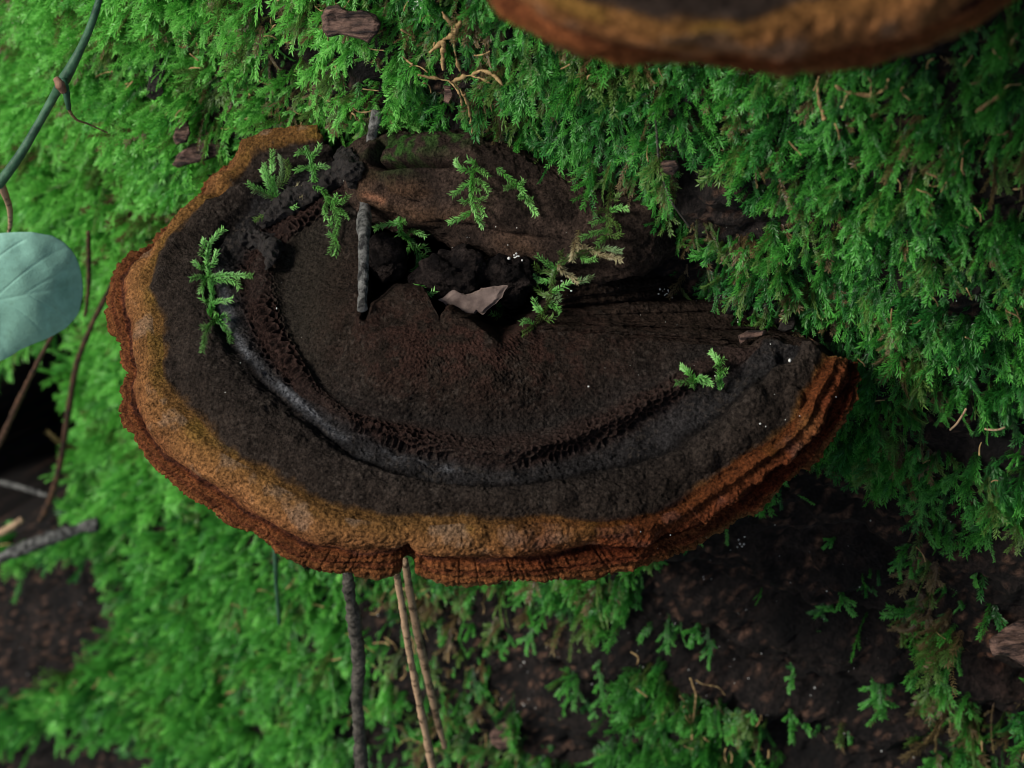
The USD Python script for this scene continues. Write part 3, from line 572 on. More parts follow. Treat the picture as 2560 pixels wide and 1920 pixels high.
PROTO = [shoot(900 + i, L, leaf, w, br, *pt) for i, (L, leaf, w, br, *pt) in enumerate([(.0100, .00180, .00044, 0), (.0130, .0018, .00044, 1), (.0080, .00170, .00042, 0), (.0140, .0016, .00040, 3), (.0115, .0019, .00046, 2), (.0060, .0016, .00042, 0), (.0170, .0011, .00034, 1, .00055), (.0085, .0020, .00034, 1, .00046), (.0075, .0012, .00050, 2, .00030)])]
def quat_from(R):
    """rotation matrices (n,3,3, columns = axes) to quaternions w,x,y,z"""
    m = R; t = np.trace(m, axis1=1, axis2=2)
    q = np.empty((len(m), 4))
    q[:, 0] = np.sqrt(np.maximum(0, 1 + t)) / 2
    q[:, 1] = np.copysign(np.sqrt(np.maximum(0, 1 + m[:, 0, 0] - m[:, 1, 1] - m[:, 2, 2])) / 2, m[:, 2, 1] - m[:, 1, 2])
    q[:, 2] = np.copysign(np.sqrt(np.maximum(0, 1 - m[:, 0, 0] + m[:, 1, 1] - m[:, 2, 2])) / 2, m[:, 0, 2] - m[:, 2, 0])
    q[:, 3] = np.copysign(np.sqrt(np.maximum(0, 1 - m[:, 0, 0] - m[:, 1, 1] + m[:, 2, 2])) / 2, m[:, 1, 0] - m[:, 0, 1])
    return q / np.linalg.norm(q, axis=1, keepdims=True)
# sample the trunk's surface
def sample_trunk(n, a0, a1, z0, z1, r):
    th_ = r.uniform(a0, a1, n); z_ = r.uniform(z0, z1, n)
    P, n0, _ = trunk_point(th_, z_)
    e = .002
    Pa = trunk_point(th_ + e / TR, z_)[0]; Pb = trunk_point(th_, z_ + e)[0]
    N = nrm(np.cross(Pa - P, Pb - P)); N = np.where(((N * n0).sum(1) < 0)[:, None], -N, N)
    return P, nrm(N + .6 * n0)
def moss_density(P):
    px, dep = proj(P); px = px + 34 * (np.stack([fbm(P * 70, 3, s) for s in (61, 62)], -1) - .5) * 2
    d = np.ones(len(P))
    for poly in BARE: d = np.minimum(d, sstep(12, -14, poly_dist(px, poly)))
    for poly in THIN: d = d * (1 - (.80 if poly[0][1] == 1500 else .5) * sstep(-30, 50, poly_dist(px, poly)))
    d *= (1 - .75 * sstep(.57, .66, fbm(P * 60, 3, 65))) * (1 - .6 * sstep(.56, .64, fbm(P * 170, 2, 66)))
    # scattered tufts on the bare dark wood
    tuft = sstep(.66, .70, fbm(P * 120, 3, 67)) * .30 * (px[:, 1] > 1300) * (px[:, 0] > 1200)
    hidden = sstep(120, 30, np.abs(px[:, 0] - 1200) / 7) * (px[:, 1] > 560) * (px[:, 1] < 1150) * (px[:, 0] > 800) * (px[:, 0] < 1600)
    return np.maximum(d, tuft) * (1 - hidden), px
def moss(name, label, picks, r, tones, size, layer=.0):
    """one carpet of shoots as a PointInstancer"""
    P, N, PX = picks
    n = len(P)
    down = np.array([0, 0, -1.0]); g = nrm(down - N * (N @ down)[:, None])
    left = np.array([-1.0, 0, 0]); lt = left - N * (N @ left)[:, None]
    wl = sstep(1100, 300, PX[:, 0])[:, None]
    clump = np.stack([noise(P * 130, s) - .5 for s in (81, 82, 83)], -1)
    d = nrm(N * (r.uniform(.35, .95, n)[:, None] + .25 * wl) + g * (.95 - .25 * wl) + lt * .45 * wl + clump * 1.3 + r.normal(0, .22, (n, 3)))
    y = nrm(N + r.normal(0, .35, (n, 3)) - d * ((N * d).sum(1))[:, None]); y = nrm(y - d * ((y * d).sum(1))[:, None]); x = np.cross(y, d)
    R = np.stack([x, y, d], -1)
    sc = size(PX) * np.exp(np.clip(r.normal(0, .30, n), -.6, .33)) * (.75 + .6 * fbm(P * 55, 2, 91))
    pos = P + N * r.uniform(-.003, .0025, n)[:, None]
    messy = np.maximum.reduce([sstep(-30, 60, poly_dist(PX, p)) for p in THIN])
    tn = np.clip(np.floor((len(tones) - .6) * np.clip(.45 + 1.5 * (fbm(P * 65, 3, 93) - .5) + r.normal(0, .22, n), 0, .999)), 0, len(tones) - 1).astype(int)
    tn = np.where(r.uniform(size=n) < .22 * messy, len(tones) - 1 - (r.uniform(size=n) < .5), tn)
    geo = r.integers(0, len(PROTO), n)
    path = path_for(name); pi = UsdGeom.PointInstancer.Define(stage, path); LOC[path] = np.zeros(3)
    tag(pi.GetPrim(), label, 'moss', kind='stuff')
    used_ids = sorted(set(map(tuple, np.stack([geo, tn], 1)))); idx = {u: i for i, u in enumerate(used_ids)}
    for gi, ti in used_ids:
        v, f, c = PROTO[gi]
        pi.GetPrototypesRel().AddTarget(mesh('shoot', v, f, tones[ti], path, smooth=False, attrs={'tone': c}))
    pi.CreateProtoIndicesAttr(Vt.IntArray.FromNumpy(np.array([idx[(a, b)] for a, b in zip(geo, tn)], np.int32)))
    pi.CreatePositionsAttr(Vt.Vec3fArray.FromNumpy(pos.astype(np.float32)))
    q = quat_from(R)
    pi.CreateOrientationsAttr(Vt.QuathArray([Gf.Quath(float(a), float(b), float(c), float(e)) for a, b, c, e in q]))
    pi.CreateScalesAttr(Vt.Vec3fArray.FromNumpy(np.repeat(sc[:, None], 3, 1).astype(np.float32)))
    return n
r1 = np.random.default_rng(77)
SP, SN = sample_trunk(215000, -1.36, 0.02, -0.50, 0.17, r1)
dens, SPX = moss_density(SP)
SPX0 = proj(SP)[0]
infr = (SPX0[:, 0] > -260) & (SPX0[:, 0] < 2820) & (SPX0[:, 1] > -260) & (SPX0[:, 1] < 2200)
keep = r1.uniform(size=len(SP)) < dens * np.where(infr, 1.0, .5)
SP, SN, SPX = SP[keep], SN[keep], SPX0[keep]
isleft = SPX[:, 0] < 1000 + 60 * np.sin(SPX[:, 1] / 90); low = SPX[:, 1] > 1240
zones = [('moss_carpet', 'bright green feathery moss carpet over the upper left of the trunk', isleft & ~low, ['moss_mid', 'moss_bright', 'moss_bright', 'moss_bright', 'moss_olive', 'moss_dead']),
         ('moss_carpet', 'dense deep green hanging moss carpet right of the large fungus', ~isleft & ~low, ['moss_deep', 'moss_deep', 'moss_mid', 'moss_mid', 'moss_olive', 'moss_dead']),  # deeper greens also put this side's weaker light into the moss colour
         ('moss_carpet', 'soft green moss below the left half of the large fungus', isleft & low, ['moss_mid', 'moss_bright', 'moss_mid', 'moss_mid', 'moss_deep', 'moss_olive']),
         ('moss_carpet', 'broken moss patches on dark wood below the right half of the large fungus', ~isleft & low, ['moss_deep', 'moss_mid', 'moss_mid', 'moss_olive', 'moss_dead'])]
size = lambda px: .62 + .38 * sstep(700, 150, px[:, 0]) + .25 * sstep(1250, 1700, px[:, 1])
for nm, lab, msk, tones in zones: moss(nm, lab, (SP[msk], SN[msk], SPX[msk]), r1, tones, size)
# the rest of the trunk, out of the picture, carries a coarser coat
OP, ON = sample_trunk(14000, -2.4, 1.2, -0.6, 1.0, r1)
opx = proj(OP)[0]; out = ~((opx[:, 0] > -300) & (opx[:, 0] < 2860) & (opx[:, 1] > -300) & (opx[:, 1] < 2250)) & (fbm(OP * 9, 3, 99) > .42)
moss('moss_carpet', 'moss on the trunk around and beyond the photographed part', (OP[out], ON[out], opx[out] * 0 + 900), r1, ['moss_deep', 'moss_mid'], lambda px: np.full(len(px), 2.2))

# ------------------------------------------------------------------ single sprigs of moss lying on the fungi
def sprig(label, branches, mats=('sprig_green',), off=.0022, leaf=.0014, width=.00038, group=None, seed=0):
    """branches: lists of photograph points; the first is the main stem. Each branch is a part."""
    r = np.random.default_rng(seed + 1000)
    base = on_surface([branches[0][0]])[0]; dmain = np.linalg.norm(on_surface(branches[0], off) - CAM, axis=1); dmain = np.clip(dmain, np.percentile(dmain, 30) - .012, np.percentile(dmain, 30) + .008); bm = np.array(branches[0], float)
    t = thing('moss_sprig', label, 'moss sprig', tuple(base), group)
    for i, br in enumerate(branches):
        o = np.linspace(.001, off, len(br)) if i == 0 else np.full(len(br), off) + np.linspace(0, .002, len(br))
        c = on_surface(br, o)
        dd = np.linalg.norm(c - CAM, axis=1); dd = np.clip(dd, np.percentile(dd, 30) - .006, np.percentile(dd, 30) + .006); j0 = np.argmin(np.linalg.norm(bm - np.array(br[0], float), axis=1))
        if i: dd = np.clip(dd, dmain[j0] - .005, dmain[j0] + .003)
        else: dd = dmain
        c = CAM + nrm(c - CAM) * dd[:, None]
        ln = np.linalg.norm(np.diff(c, axis=0), axis=1).sum(); n = max(int(ln / .00036), 6)
        P = resample(c, n); P += .0004 * (np.stack([noise(P * 400, s + seed) for s in (1, 2, 3)], -1) - .5)
        up = nrm(np.array([r.normal(0, .3), 0, 0]) + nrm(CAM - c.mean(0)))
        tone = np.linspace(.25 if i == 0 else .45, .95, n) ** 1.0
        mat = mats[i % len(mats)]
        v, f, cc = leaf_strip(P, up, leaf, width, .85, tone, r, .6)
        sv, sf = tube(P[::3] if n > 9 else P, .00013, 4)
        vv, ff = join([(v, f), (sv, sf)])
        mesh('stem' if i == 0 else 'branch', vv, ff, mat, t, smooth=False, attrs={'tone': np.r_[cc, np.full(len(sv), .1)]})
sprig('bright green moss sprig standing upright on the left side of the large fungus', [[(522, 790), (530, 740), (524, 690), (516, 640), (530, 600), (560, 572)], [(524, 698), (560, 688), (600, 688), (632, 690)], [(528, 705), (560, 702), (585, 705), (600, 722)],
      [(520, 700), (500, 692), (478, 696)], [(518, 660), (500, 668), (488, 655)], [(516, 640), (500, 630)], [(518, 670), (535, 655), (540, 630)], [(524, 690), (505, 715), (500, 730)], [(527, 750), (512, 752), (505, 745)], [(528, 762), (550, 752), (578, 750)], [(516, 625), (508, 610), (512, 600)]], seed=1)
sprig('small green moss sprig on the large fungus just below the upright sprig', [[(545, 795), (525, 812), (512, 840), (505, 880)], [(540, 800), (560, 815), (578, 856)], [(545, 797), (560, 790), (572, 800)], [(525, 815), (505, 818)], [(545, 795), (535, 785)]], seed=2)
sprig('spiky olive tuft of moss on the upper left lobe of the large fungus', [[(695, 500), (685, 460), (680, 420), (682, 378)], [(690, 480), (670, 440), (660, 412)], [(692, 470), (705, 430), (700, 392)], [(694, 470), (720, 430), (715, 400)], [(690, 495), (655, 478), (620, 458)], [(688, 500), (650, 482), (632, 478)],
      [(695, 505), (720, 490), (745, 465)], [(694, 510), (720, 505), (755, 498)], [(690, 515), (670, 535), (640, 548)], [(692, 510), (715, 520), (740, 515)], [(690, 500), (660, 440), (655, 425)]], mats=('sprig_green', 'sprig_green', 'sprig_pale', 'moss_olive', 'sprig_green', 'sprig_pale', 'sprig_tan', 'sprig_tan', 'moss_olive'), seed=3)
sprig('long green chain of moss running down beside the crumbly black ridge', [[(765, 362), (775, 395), (784, 430), (788, 462), (812, 485), (832, 520), (846, 555), (838, 595), (824, 634)], [(784, 430), (760, 420), (738, 428)], [(782, 425), (800, 415), (818, 420)], [(770, 385), (750, 380), (742, 388)], [(776, 395), (795, 370), (798, 362)],
      [(788, 455), (775, 450)], [(820, 495), (812, 520), (815, 545)], [(826, 505), (850, 505), (868, 490)], [(834, 525), (856, 530), (866, 545)], [(835, 540), (825, 565), (824, 550)], [(842, 575), (830, 590), (822, 585)], [(836, 600), (842, 620), (838, 636)], [(830, 510), (845, 488)]], seed=4)
sprig('green moss sprig hanging under the old knob, right of the grey twig', [[(1000, 540), (1000, 572), (1022, 600), (1046, 640), (1046, 680), (1052, 728)], [(1000, 555), (970, 560), (938, 572)], [(1005, 580), (992, 598), (984, 618)], [(1018, 592), (1040, 580), (1060, 590)], [(1030, 612), (1016, 632), (1004, 655)],
      [(1040, 622), (1060, 618), (1068, 628)], [(1044, 640), (1060, 640), (1070, 650)], [(1046, 670), (1032, 680)], [(1048, 700), (1065, 696), (1078, 700)], [(1050, 715), (1070, 735), (1086, 728)], [(1050, 712), (1034, 722)], [(1000, 560), (1015, 552)]], seed=5)
sprig('thick bright moss sprig hanging down the middle of the old knob', [[(1190, 402), (1182, 440), (1178, 480), (1186, 520), (1206, 566)], [(1184, 430), (1160, 425), (1138, 402)], [(1180, 455), (1155, 470), (1130, 486)], [(1182, 450), (1205, 460), (1222, 478)], [(1180, 490), (1200, 500), (1212, 492)], [(1178, 500), (1160, 505), (1152, 500)],
      [(1184, 520), (1205, 525), (1210, 540)], [(1180, 530), (1150, 545), (1124, 556)], [(1180, 470), (1200, 480)], [(1186, 425), (1208, 430), (1220, 440)], [(1190, 540), (1196, 552)], [(1188, 410), (1170, 400)]], seed=6)
sprig('thin green moss strand drooping to the right over the old knob', [[(1240, 420), (1270, 445), (1300, 470), (1322, 505), (1340, 535)], [(1290, 460), (1272, 468), (1262, 470)], [(1300, 465), (1308, 450)], [(1310, 490), (1296, 495)], [(1320, 500), (1332, 500)]], seed=7)
sprig('comb-like green moss sprig hanging above the tan one, right of the old knob', [[(1532, 430), (1526, 480), (1520, 530), (1522, 578), (1500, 600)], [(1522, 528), (1545, 522), (1566, 520)], [(1520, 528), (1500, 526), (1486, 532)], [(1520, 548), (1498, 552), (1478, 560)], [(1522, 555), (1540, 560), (1548, 572)], [(1522, 575), (1490, 582), (1456, 594)],
      [(1518, 585), (1540, 590), (1552, 584)], [(1515, 592), (1492, 610)], [(1526, 500), (1540, 498), (1546, 488)]], mats=('moss_olive', 'sprig_green'), seed=8)
sprig('large half-dead moss sprig, tan above and green below, hanging right of center', [[(1500, 625), (1450, 635), (1405, 655), (1382, 690), (1378, 740), (1352, 790), (1306, 834)], [(1440, 600), (1436, 620), (1430, 650)], [(1448, 575), (1446, 600), (1450, 622)], [(1455, 612), (1490, 632), (1520, 640), (1552, 650)], [(1395, 662), (1425, 690), (1444, 704)],
      [(1444, 704), (1462, 700), (1478, 688)], [(1395, 670), (1365, 655), (1345, 638)], [(1385, 690), (1355, 675), (1336, 662)], [(1380, 700), (1350, 700), (1338, 690)], [(1378, 730), (1400, 720), (1425, 705)], [(1380, 740), (1355, 735), (1342, 720)], [(1376, 750), (1398, 745), (1392, 735)], [(1370, 760), (1395, 770), (1402, 782)],
      [(1360, 780), (1340, 770), (1336, 750)], [(1352, 790), (1375, 795), (1382, 790)], [(1330, 812), (1318, 802), (1304, 805)], [(1490, 630), (1520, 622), (1552, 628)], [(1450, 640), (1468, 650), (1490, 645)], [(1410, 655), (1400, 630)]],
      mats=('moss_olive', 'sprig_tan', 'sprig_tan', 'sprig_tan', 'sprig_tan', 'sprig_pale', 'sprig_green', 'moss_olive', 'sprig_green', 'sprig_green', 'moss_olive', 'sprig_pale', 'sprig_green', 'sprig_green', 'moss_olive', 'sprig_green', 'sprig_pale', 'sprig_green', 'moss_olive'), seed=9, leaf=.0014)
sprig('little green moss sprig lying on the right of the large fungus, left one of two', [[(1735, 950), (1722, 932), (1706, 918)], [(1735, 950), (1750, 945), (1776, 962)], [(1735, 950), (1715, 955), (1690, 955)], [(1738, 948), (1730, 965)], [(1745, 945), (1760, 958)]], seed=10)
sprig('little green moss sprig lying on the right of the large fungus, right one of two', [[(1802, 976), (1800, 940), (1795, 905), (1778, 880)], [(1800, 930), (1815, 925)], [(1798, 920), (1788, 912)], [(1802, 955), (1790, 950)], [(1796, 905), (1810, 895)]], seed=11)
sprig('tiny green moss sprig at the right corner of the dry leaf flake', [[(1240, 770), (1262, 756), (1285, 748)], [(1255, 760), (1240, 790), (1228, 784)], [(1275, 752), (1300, 750)]], seed=12)
sprig('tiny green moss sprig just above the dry leaf flake', [[(1165, 722), (1180, 715), (1200, 712)], [(1180, 715), (1172, 722)], [(1195, 713), (1210, 720)]], seed=13)
sprig('small bright moss sprig lying along the top left edge of the old knob', [[(955, 310), (985, 320), (1010, 312), (1050, 318)], [(980, 318), (975, 335)], [(1010, 312), (1020, 300)], [(1030, 316), (1040, 328)], [(960, 312), (945, 328)]], seed=14)

# ------------------------------------------------------------------ twigs, stems and debris
def stick(name, label, category, pts, rpx, mat, off=None, depth=None, amp=.0003, ring=.00008, sides=14, n=60, group=None, seed=0, parts=()):
    c = at_depth(np.array(pts, float), np.array(depth, float)) if depth is not None else on_surface(pts, off if off is not None else .003)
    sc = np.linalg.norm(c - CAM, axis=1) / DIST
    v, f = tube(c, np.broadcast_to(np.asarray(rpx, float), (len(pts),)) * S * sc, sides, n, amp, 600, seed, ring)
    if not parts:
        return tag(stage.GetPrimAtPath(mesh(name, v, f, mat)), label, category, group), c
    t = thing(name, label, category, tuple(c[0])); mesh('stem', v, f, mat, t)
    for nm, pp, dd, rr, mm in parts:
        cc = at_depth(np.array(pp, float), np.array(dd, float)); ss = np.linalg.norm(cc - CAM, axis=1) / DIST
        v, f = tube(cc, np.broadcast_to(np.asarray(rr, float), (len(pp),)) * S * ss, 12, 30, amp, 600, seed + 3, 0)
        mesh(nm, v, f, mm, t)
    return stage.GetPrimAtPath(t), c
cb = on_surface([(908, 772)], .002)[0]; ct = on_trunk((940, 278), .008)[0]
tw = [(944, 278), (932, 335), (920, 420), (914, 500), (911, 556), (910, 600), (908, 690), (906, 772)]
d0, d1 = np.linalg.norm((ct - CAM) @ FWD), np.linalg.norm((cb - CAM) @ FWD)
stick('twig', 'grey lichen-crusted twig standing upright between the old knob and the large fungus', 'twig', tw, [17, 15, 14, 14, 19, 14, 14, 12], 'twig_grey', depth=np.linspace(d0, d1, len(tw)) + np.array([.001, .007, .014, .011, .004, 0, -.001, -.003]), amp=.00045, ring=.00012, sides=28, n=200, seed=3)
stick('twig', 'dark grey knotty twig hanging down below the large fungus', 'twig', [(868, 1400), (872, 1470), (884, 1540), (896, 1640), (893, 1760), (900, 1850), (905, 1990)], [12, 14, 15, 19, 13, 15, 14], 'twig_dark', depth=[.60, .61, .62, .635, .65, .66, .68], amp=.0006, ring=.00025, sides=22, n=200, seed=4)
stick('dry_straw', 'straw-colored dead stalk below the large fungus, left and longer of the pair', 'straw', [(985, 1400), (1003, 1500), (1022, 1620), (1045, 1740), (1068, 1850), (1095, 1990)], [8, 9, 9, 9, 10, 10], 'straw', depth=[.60, .615, .63, .645, .66, .68], amp=.0003, ring=.00004, seed=5, n=90)
stick('dry_straw', 'brown dead stalk below the large fungus, right and shorter of the pair', 'straw', [(1012, 1400), (1030, 1510), (1052, 1620), (1075, 1720), (1094, 1800), (1112, 1868)], [9, 10, 10, 10, 9, 7], 'straw', depth=[.61, .625, .64, .655, .67, .68], amp=.0003, ring=.00004, seed=6, n=90)
stick('grass_blade', 'short green grass stalk below the left front of the large fungus', 'grass', [(687, 1340), (689, 1420), (692, 1480), (698, 1560)], [6, 6, 5, 4], 'stem_green', depth=[.70, .71, .72, .73], amp=0, ring=0, seed=7)
stick('twig', 'thin brown twig rising from the dark hollow beside the left edge of the large fungus', 'twig', [(300, 675), (262, 745), (222, 830), (188, 930), (168, 1050), (148, 1170), (100, 1300)], [5, 6, 7, 7.5, 8, 8, 6], 'twig_brown', depth=[.72, .73, .75, .78, .80, .82, .86], seed=8)
stick('twig', 'thin brown twig crossing the dark hollow below the rounded leaf', 'twig', [(132, 835), (95, 905), (55, 985), (0, 1105), (-60, 1230)], [5, 6, 7, 7, 7], 'twig_brown', depth=[.70, .73, .76, .80, .84], seed=9)
stick('twig', 'short upright reddish twig just right of the rounded leaf', 'twig', [(221, 580), (222, 640), (222, 700), (212, 790)], [5, 6, 6, 4], 'twig_brown', depth=[.70, .71, .72, .74], seed=10)
stick('twig', 'thin grey twig lying flat in the dark hollow at left', 'twig', [(-40, 1196), (40, 1215), (120, 1240)], [7, 7, 6], 'twig_grey', depth=[.88, .87, .86], seed=11)
stick('twig', 'thick grey broken-off twig pointing up right at the lower left edge', 'twig', [(-60, 1418), (40, 1378), (120, 1348), (190, 1324), (246, 1309)], [13, 14, 15, 14, 16], 'twig_grey', depth=[.82, .82, .82, .82, .82], amp=.0008, ring=.0004, sides=22, n=90, seed=12)
stick('twig', 'short tan twig at the left edge above the thick grey one', 'twig', [(-40, 1352), (20, 1322), (56, 1298)], [9, 9, 8], 'straw', depth=[.85, .85, .85], seed=13)
stick('vine', 'dark green vine stem with a pink node crossing the upper left corner', 'vine', [(262, -60), (232, 50), (200, 125), (162, 196), (140, 232), (95, 312), (45, 395), (-5, 462)], [8, 9.5, 10, 15, 11, 10, 12, 13], 'stem_green', depth=[.56, .565, .57, .575, .58, .585, .59, .595], amp=.0001, ring=0, seed=14, n=90,
      parts=[('side_shoot', [(158, 198), (166, 235), (172, 272)], [.572, .572, .575], [9, 9, 6], 'stem_green'), ('node', [(140, 196), (150, 212), (158, 228)], [.568, .568, .570], [7, 13, 8], 'bud_pink'), ('tendril', [(172, 270), (190, 298), (225, 312), (268, 332)], [.577, .59, .602, .612], [4, 3, 2.5, 2], 'straw'),
             ('lower_stem', [(0, 455), (18, 500), (26, 550), (18, 590)], [.595, .605, .622, .641], [11, 8, 6, 4], 'straw')])
stick('fine_stalk', 'hair-thin brown stalk hanging in front of the moss right of the old knob', 'stalk', [(1638, 270), (1643, 350), (1652, 430), (1682, 510), (1725, 568)], [3, 3.2, 3.2, 3, 2.5], 'twig_dark', off=.008, amp=0, ring=0, sides=7, seed=15)
for i, (pts, lab) in enumerate((([(2375, 1075), (2395, 1055), (2415, 1022)], 'short fine tan stalk in the dark gap at the right edge'), ([(2462, 1072), (2490, 1075), (2512, 1068)], 'tiny curved tan stalk right of the dark gap at the right edge'))):
    stick('fine_stalk', lab, 'stalk', pts, 3.0, 'straw', off=.008, amp=0, ring=0, sides=7, n=24, seed=20 + i)

# tangle of dead moss threads at the top
tg = thing('dead_moss', 'tan tangle of dead moss threads hanging in the moss at the top center', 'dead moss', tuple(on_trunk((1130, 150))[0]))
for i, (pts, r) in enumerate([([(1045, 188), (1090, 196), (1130, 206), (1158, 236), (1170, 262)], 6), ([(1150, 55), (1132, 85), (1100, 108), (1074, 132)], 7), ([(1110, 102), (1106, 140), (1108, 176)], 5), ([(1140, 60), (1136, 110), (1150, 178)], 5), ([(1130, 206), (1165, 190), (1200, 196), (1225, 208)], 6), ([(1180, 188), (1215, 178), (1256, 212)], 4),
                                ([(1158, 236), (1170, 262), (1178, 310), (1182, 350)], 5), ([(1105, 30), (1130, 70), (1136, 110)], 5), ([(1155, 262), (1148, 232), (1120, 200)], 4), ([(1100, 118), (1130, 96), (1144, 100)], 4)]):
    c = on_trunk(pts, .009 + .001 * (i % 3)); v, f = tube(c, r * .75 * S * np.linspace(1, .55, len(pts)), 9, 44, .0007, 700, 600 + i)
    mesh('thread', v, f, 'dead_moss', tg)
tg2 = thing('dead_moss', 'brown-yellow dead moss threads in the shade under the upper fungus rim at right', 'dead moss', tuple(on_trunk((2150, 200))[0]))
for i, (pts, r) in enumerate([([(2090, 215), (2130, 232), (2180, 240)], 4), ([(2160, 185), (2178, 215), (2176, 238)], 4), ([(2180, 240), (2215, 215), (2222, 198)], 5), ([(2045, 200), (2050, 260), (2062, 300)], 4), ([(2440, 280), (2470, 258), (2500, 240)], 5), ([(2105, 268), (2120, 230)], 4)]):
    c = on_trunk(pts, .006); v, f = tube(c, r * .65 * S, 8, 30, .0006, 700, 640 + i); mesh('thread', v, f, 'dead_moss', tg2)
tg3 = thing('dead_moss', 'thin tan dead moss threads on the lower moss patch right of the dry stems', 'dead moss', tuple(on_trunk((1740, 1700))[0]))
for i, (pts, r) in enumerate([([(1740, 1700), (1762, 1712), (1790, 1716), (1812, 1738)], 2), ([(1725, 1695), (1740, 1740), (1730, 1810)], 4), ([(1740, 1815), (1790, 1820), (1840, 1826)], 3), ([(1700, 1740), (1725, 1790), (1730, 1850)], 3)]):
    c = on_trunk(pts, .0045); v, f = tube(c, r * .7 * S, 8, 30, .0005, 700, 660 + i); mesh('thread', v, f, 'dead_moss', tg3)
# loose dead threads in the moss: nobody could count them
lr = np.random.default_rng(55); bits = []
while len(bits) < 300:
    q = np.array([lr.uniform(0, 2560), lr.uniform(0, 1920)])
    if (330 < q[0] < 2150 and 420 < q[1] < 1450) or any(poly_dist(q[None], p)[0] > -5 for p in BARE): continue
    if q[0] > 1100 and lr.uniform() < .55: continue
    a = lr.uniform(0, 6.3); L = lr.uniform(18, 48); k_ = lr.normal(0, .25)
    pts = [q, q + L * .5 * np.array([math.cos(a), math.sin(a)]), q + L * np.array([math.cos(a + k_), math.sin(a + k_)])]
    bits.append(tube(on_trunk(pts, lr.uniform(.004, .010)), lr.uniform(1.2, 2.6) * S, 5, 9, .0002, 900, len(bits)))
tag(stage.GetPrimAtPath(mesh('moss_litter', *join(bits), 'dead_moss')), 'loose brown dead threads scattered all through the moss carpets', 'litter', kind='stuff')

def chip(label, outline, thick, mat, off=.006, seed=0, amp=.0012, name='bark_chip', category='bark chip', curl=0.0, parent=None, freq=330):
    """irregular slab: traced outline given a real thickness and a rough layered face"""
    o = resample(np.vstack([outline, outline[:1]]), 90, smooth=False)[:-1]; c = o.mean(0); P3 = on_surface([c], off)[0]; dep = (P3 - CAM) @ FWD
    rings_, faces = [], []
    nf = nrm(CAM - P3)
    prof = [(.80, -thick), (.98, -thick * .7), (1.0, -thick * .3), (.97, -.0002), (.90, 0.0)] + [(s, .0004) for s in np.linspace(.82, .02, 22)]
    for s, h in prof:
        q = at_depth(c + (o - c) * s, dep)
        x = (q - P3) @ np.array([1.0, 0, 0])
        q = q + nf * (h + curl * x ** 2)[:, None] if np.ndim(curl * x) else q
        q = q + nf * (amp * 2 * (fbm(q * np.array([freq * .35, freq, freq]), 4, seed) - .5) + (amp * 1.3 if name != 'dry_leaf' else .0001) * (fbm(q * np.array([160, 900, 900]), 3, seed + 7) - .5))[:, None] + .0006 * (np.stack([noise(q * 500, k + seed) for k in (1, 2, 3)], -1) - .5)
        rings_.append(q)
    m = len(o); V = np.vstack(rings_ + [rings_[-1].mean(0)[None], rings_[0].mean(0)[None]]); nr = len(rings_)
    i, j = np.meshgrid(np.arange(nr - 1), np.arange(m), indexing='ij'); a = i * m + j; b = i * m + (j + 1) % m
    q4 = np.stack([a, b, b + m, a + m], -1).reshape(-1, 4); k_ = np.arange(m)
    F = np.vstack([q4[:, [0, 1, 2]], q4[:, [0, 2, 3]], np.stack([(nr - 1) * m + k_, (nr - 1) * m + (k_ + 1) % m, np.full(m, nr * m)], 1), np.stack([(k_ + 1) % m, k_, np.full(m, nr * m + 1)], 1)])
    return tag(stage.GetPrimAtPath(mesh(name, V, F, mat, smooth=50)), label, category)
def jag(o, a, n=70):
    o = np.array(o, float); q = resample(np.vstack([o, o[:1]]), n, smooth=False)[:-1]
    return q + a * 2 * (np.stack([noise(np.c_[q / 7, 0 * q[:, :1] + k]) for k in (1, 2)], -1) - .5)
chip('large reddish brown bark chip lying on the moss at the top, left of center', np.array([(803, 40), (818, 14), (845, 12), (872, 28), (905, 26), (940, 36), (954, 58), (946, 80), (922, 108), (895, 97), (850, 86), (818, 94), (806, 70)]), .006, 'bark_chip', .016, 1)
chip('dark bark chip leaning on the moss above the upper left lobe of the large fungus', np.array([(430, 412), (445, 385), (480, 360), (530, 338), (560, 346), (569, 366), (548, 388), (520, 400), (478, 408), (445, 422)]), .006, 'bark_chip', .015, 2, amp=.0016)
chip('small pointed brown bark chip in the moss above the dark leaning chip', np.array([(460, 282), (468, 300), (476, 330), (466, 356), (440, 362), (432, 346), (440, 315)]), .004, 'bark_chip', .014, 3)
chip('crumbly black bark bit in the moss below the vine, far upper left', np.array([(392, 136), (415, 130), (422, 165), (405, 195), (410, 235), (385, 252), (366, 240), (372, 190)]), .005, 'black_crust', .012, 4, amp=.002)
chip('small purple-brown bark bit hanging under the tan dead threads at the top', np.array([(1108, 212), (1128, 214), (1132, 235), (1122, 262), (1110, 256), (1113, 232)]), .003, 'bark_chip', .010, 5)
chip('torn pale brown dry leaf flake lying in the hollow above the fungus dome', jag([(1095, 749), (1116, 736), (1138, 725), (1150, 733), (1173, 735), (1196, 724), (1219, 716), (1270, 714), (1256, 741), (1231, 766), (1204, 790), (1193, 777), (1184, 795), (1169, 808), (1145, 788), (1118, 764)], 2.5), .0005, 'dry_leaf', .016, 6, amp=.0006, freq=150, name='dry_leaf', category='dry leaf', curl=9.0)
chip('thin reddish bark sliver at the back right of the large fungus', np.array([(1845, 838), (1870, 826), (1915, 826), (1910, 838), (1870, 846), (1850, 860)]), .002, 'bark_chip', .006, 7)
chip('black bark stub at the moss edge beside the reddish sliver, right of the fungus', np.array([(1955, 795), (1975, 782), (1990, 790), (1985, 825), (1965, 830), (1945, 822)]), .004, 'black_crust', .006, 8)
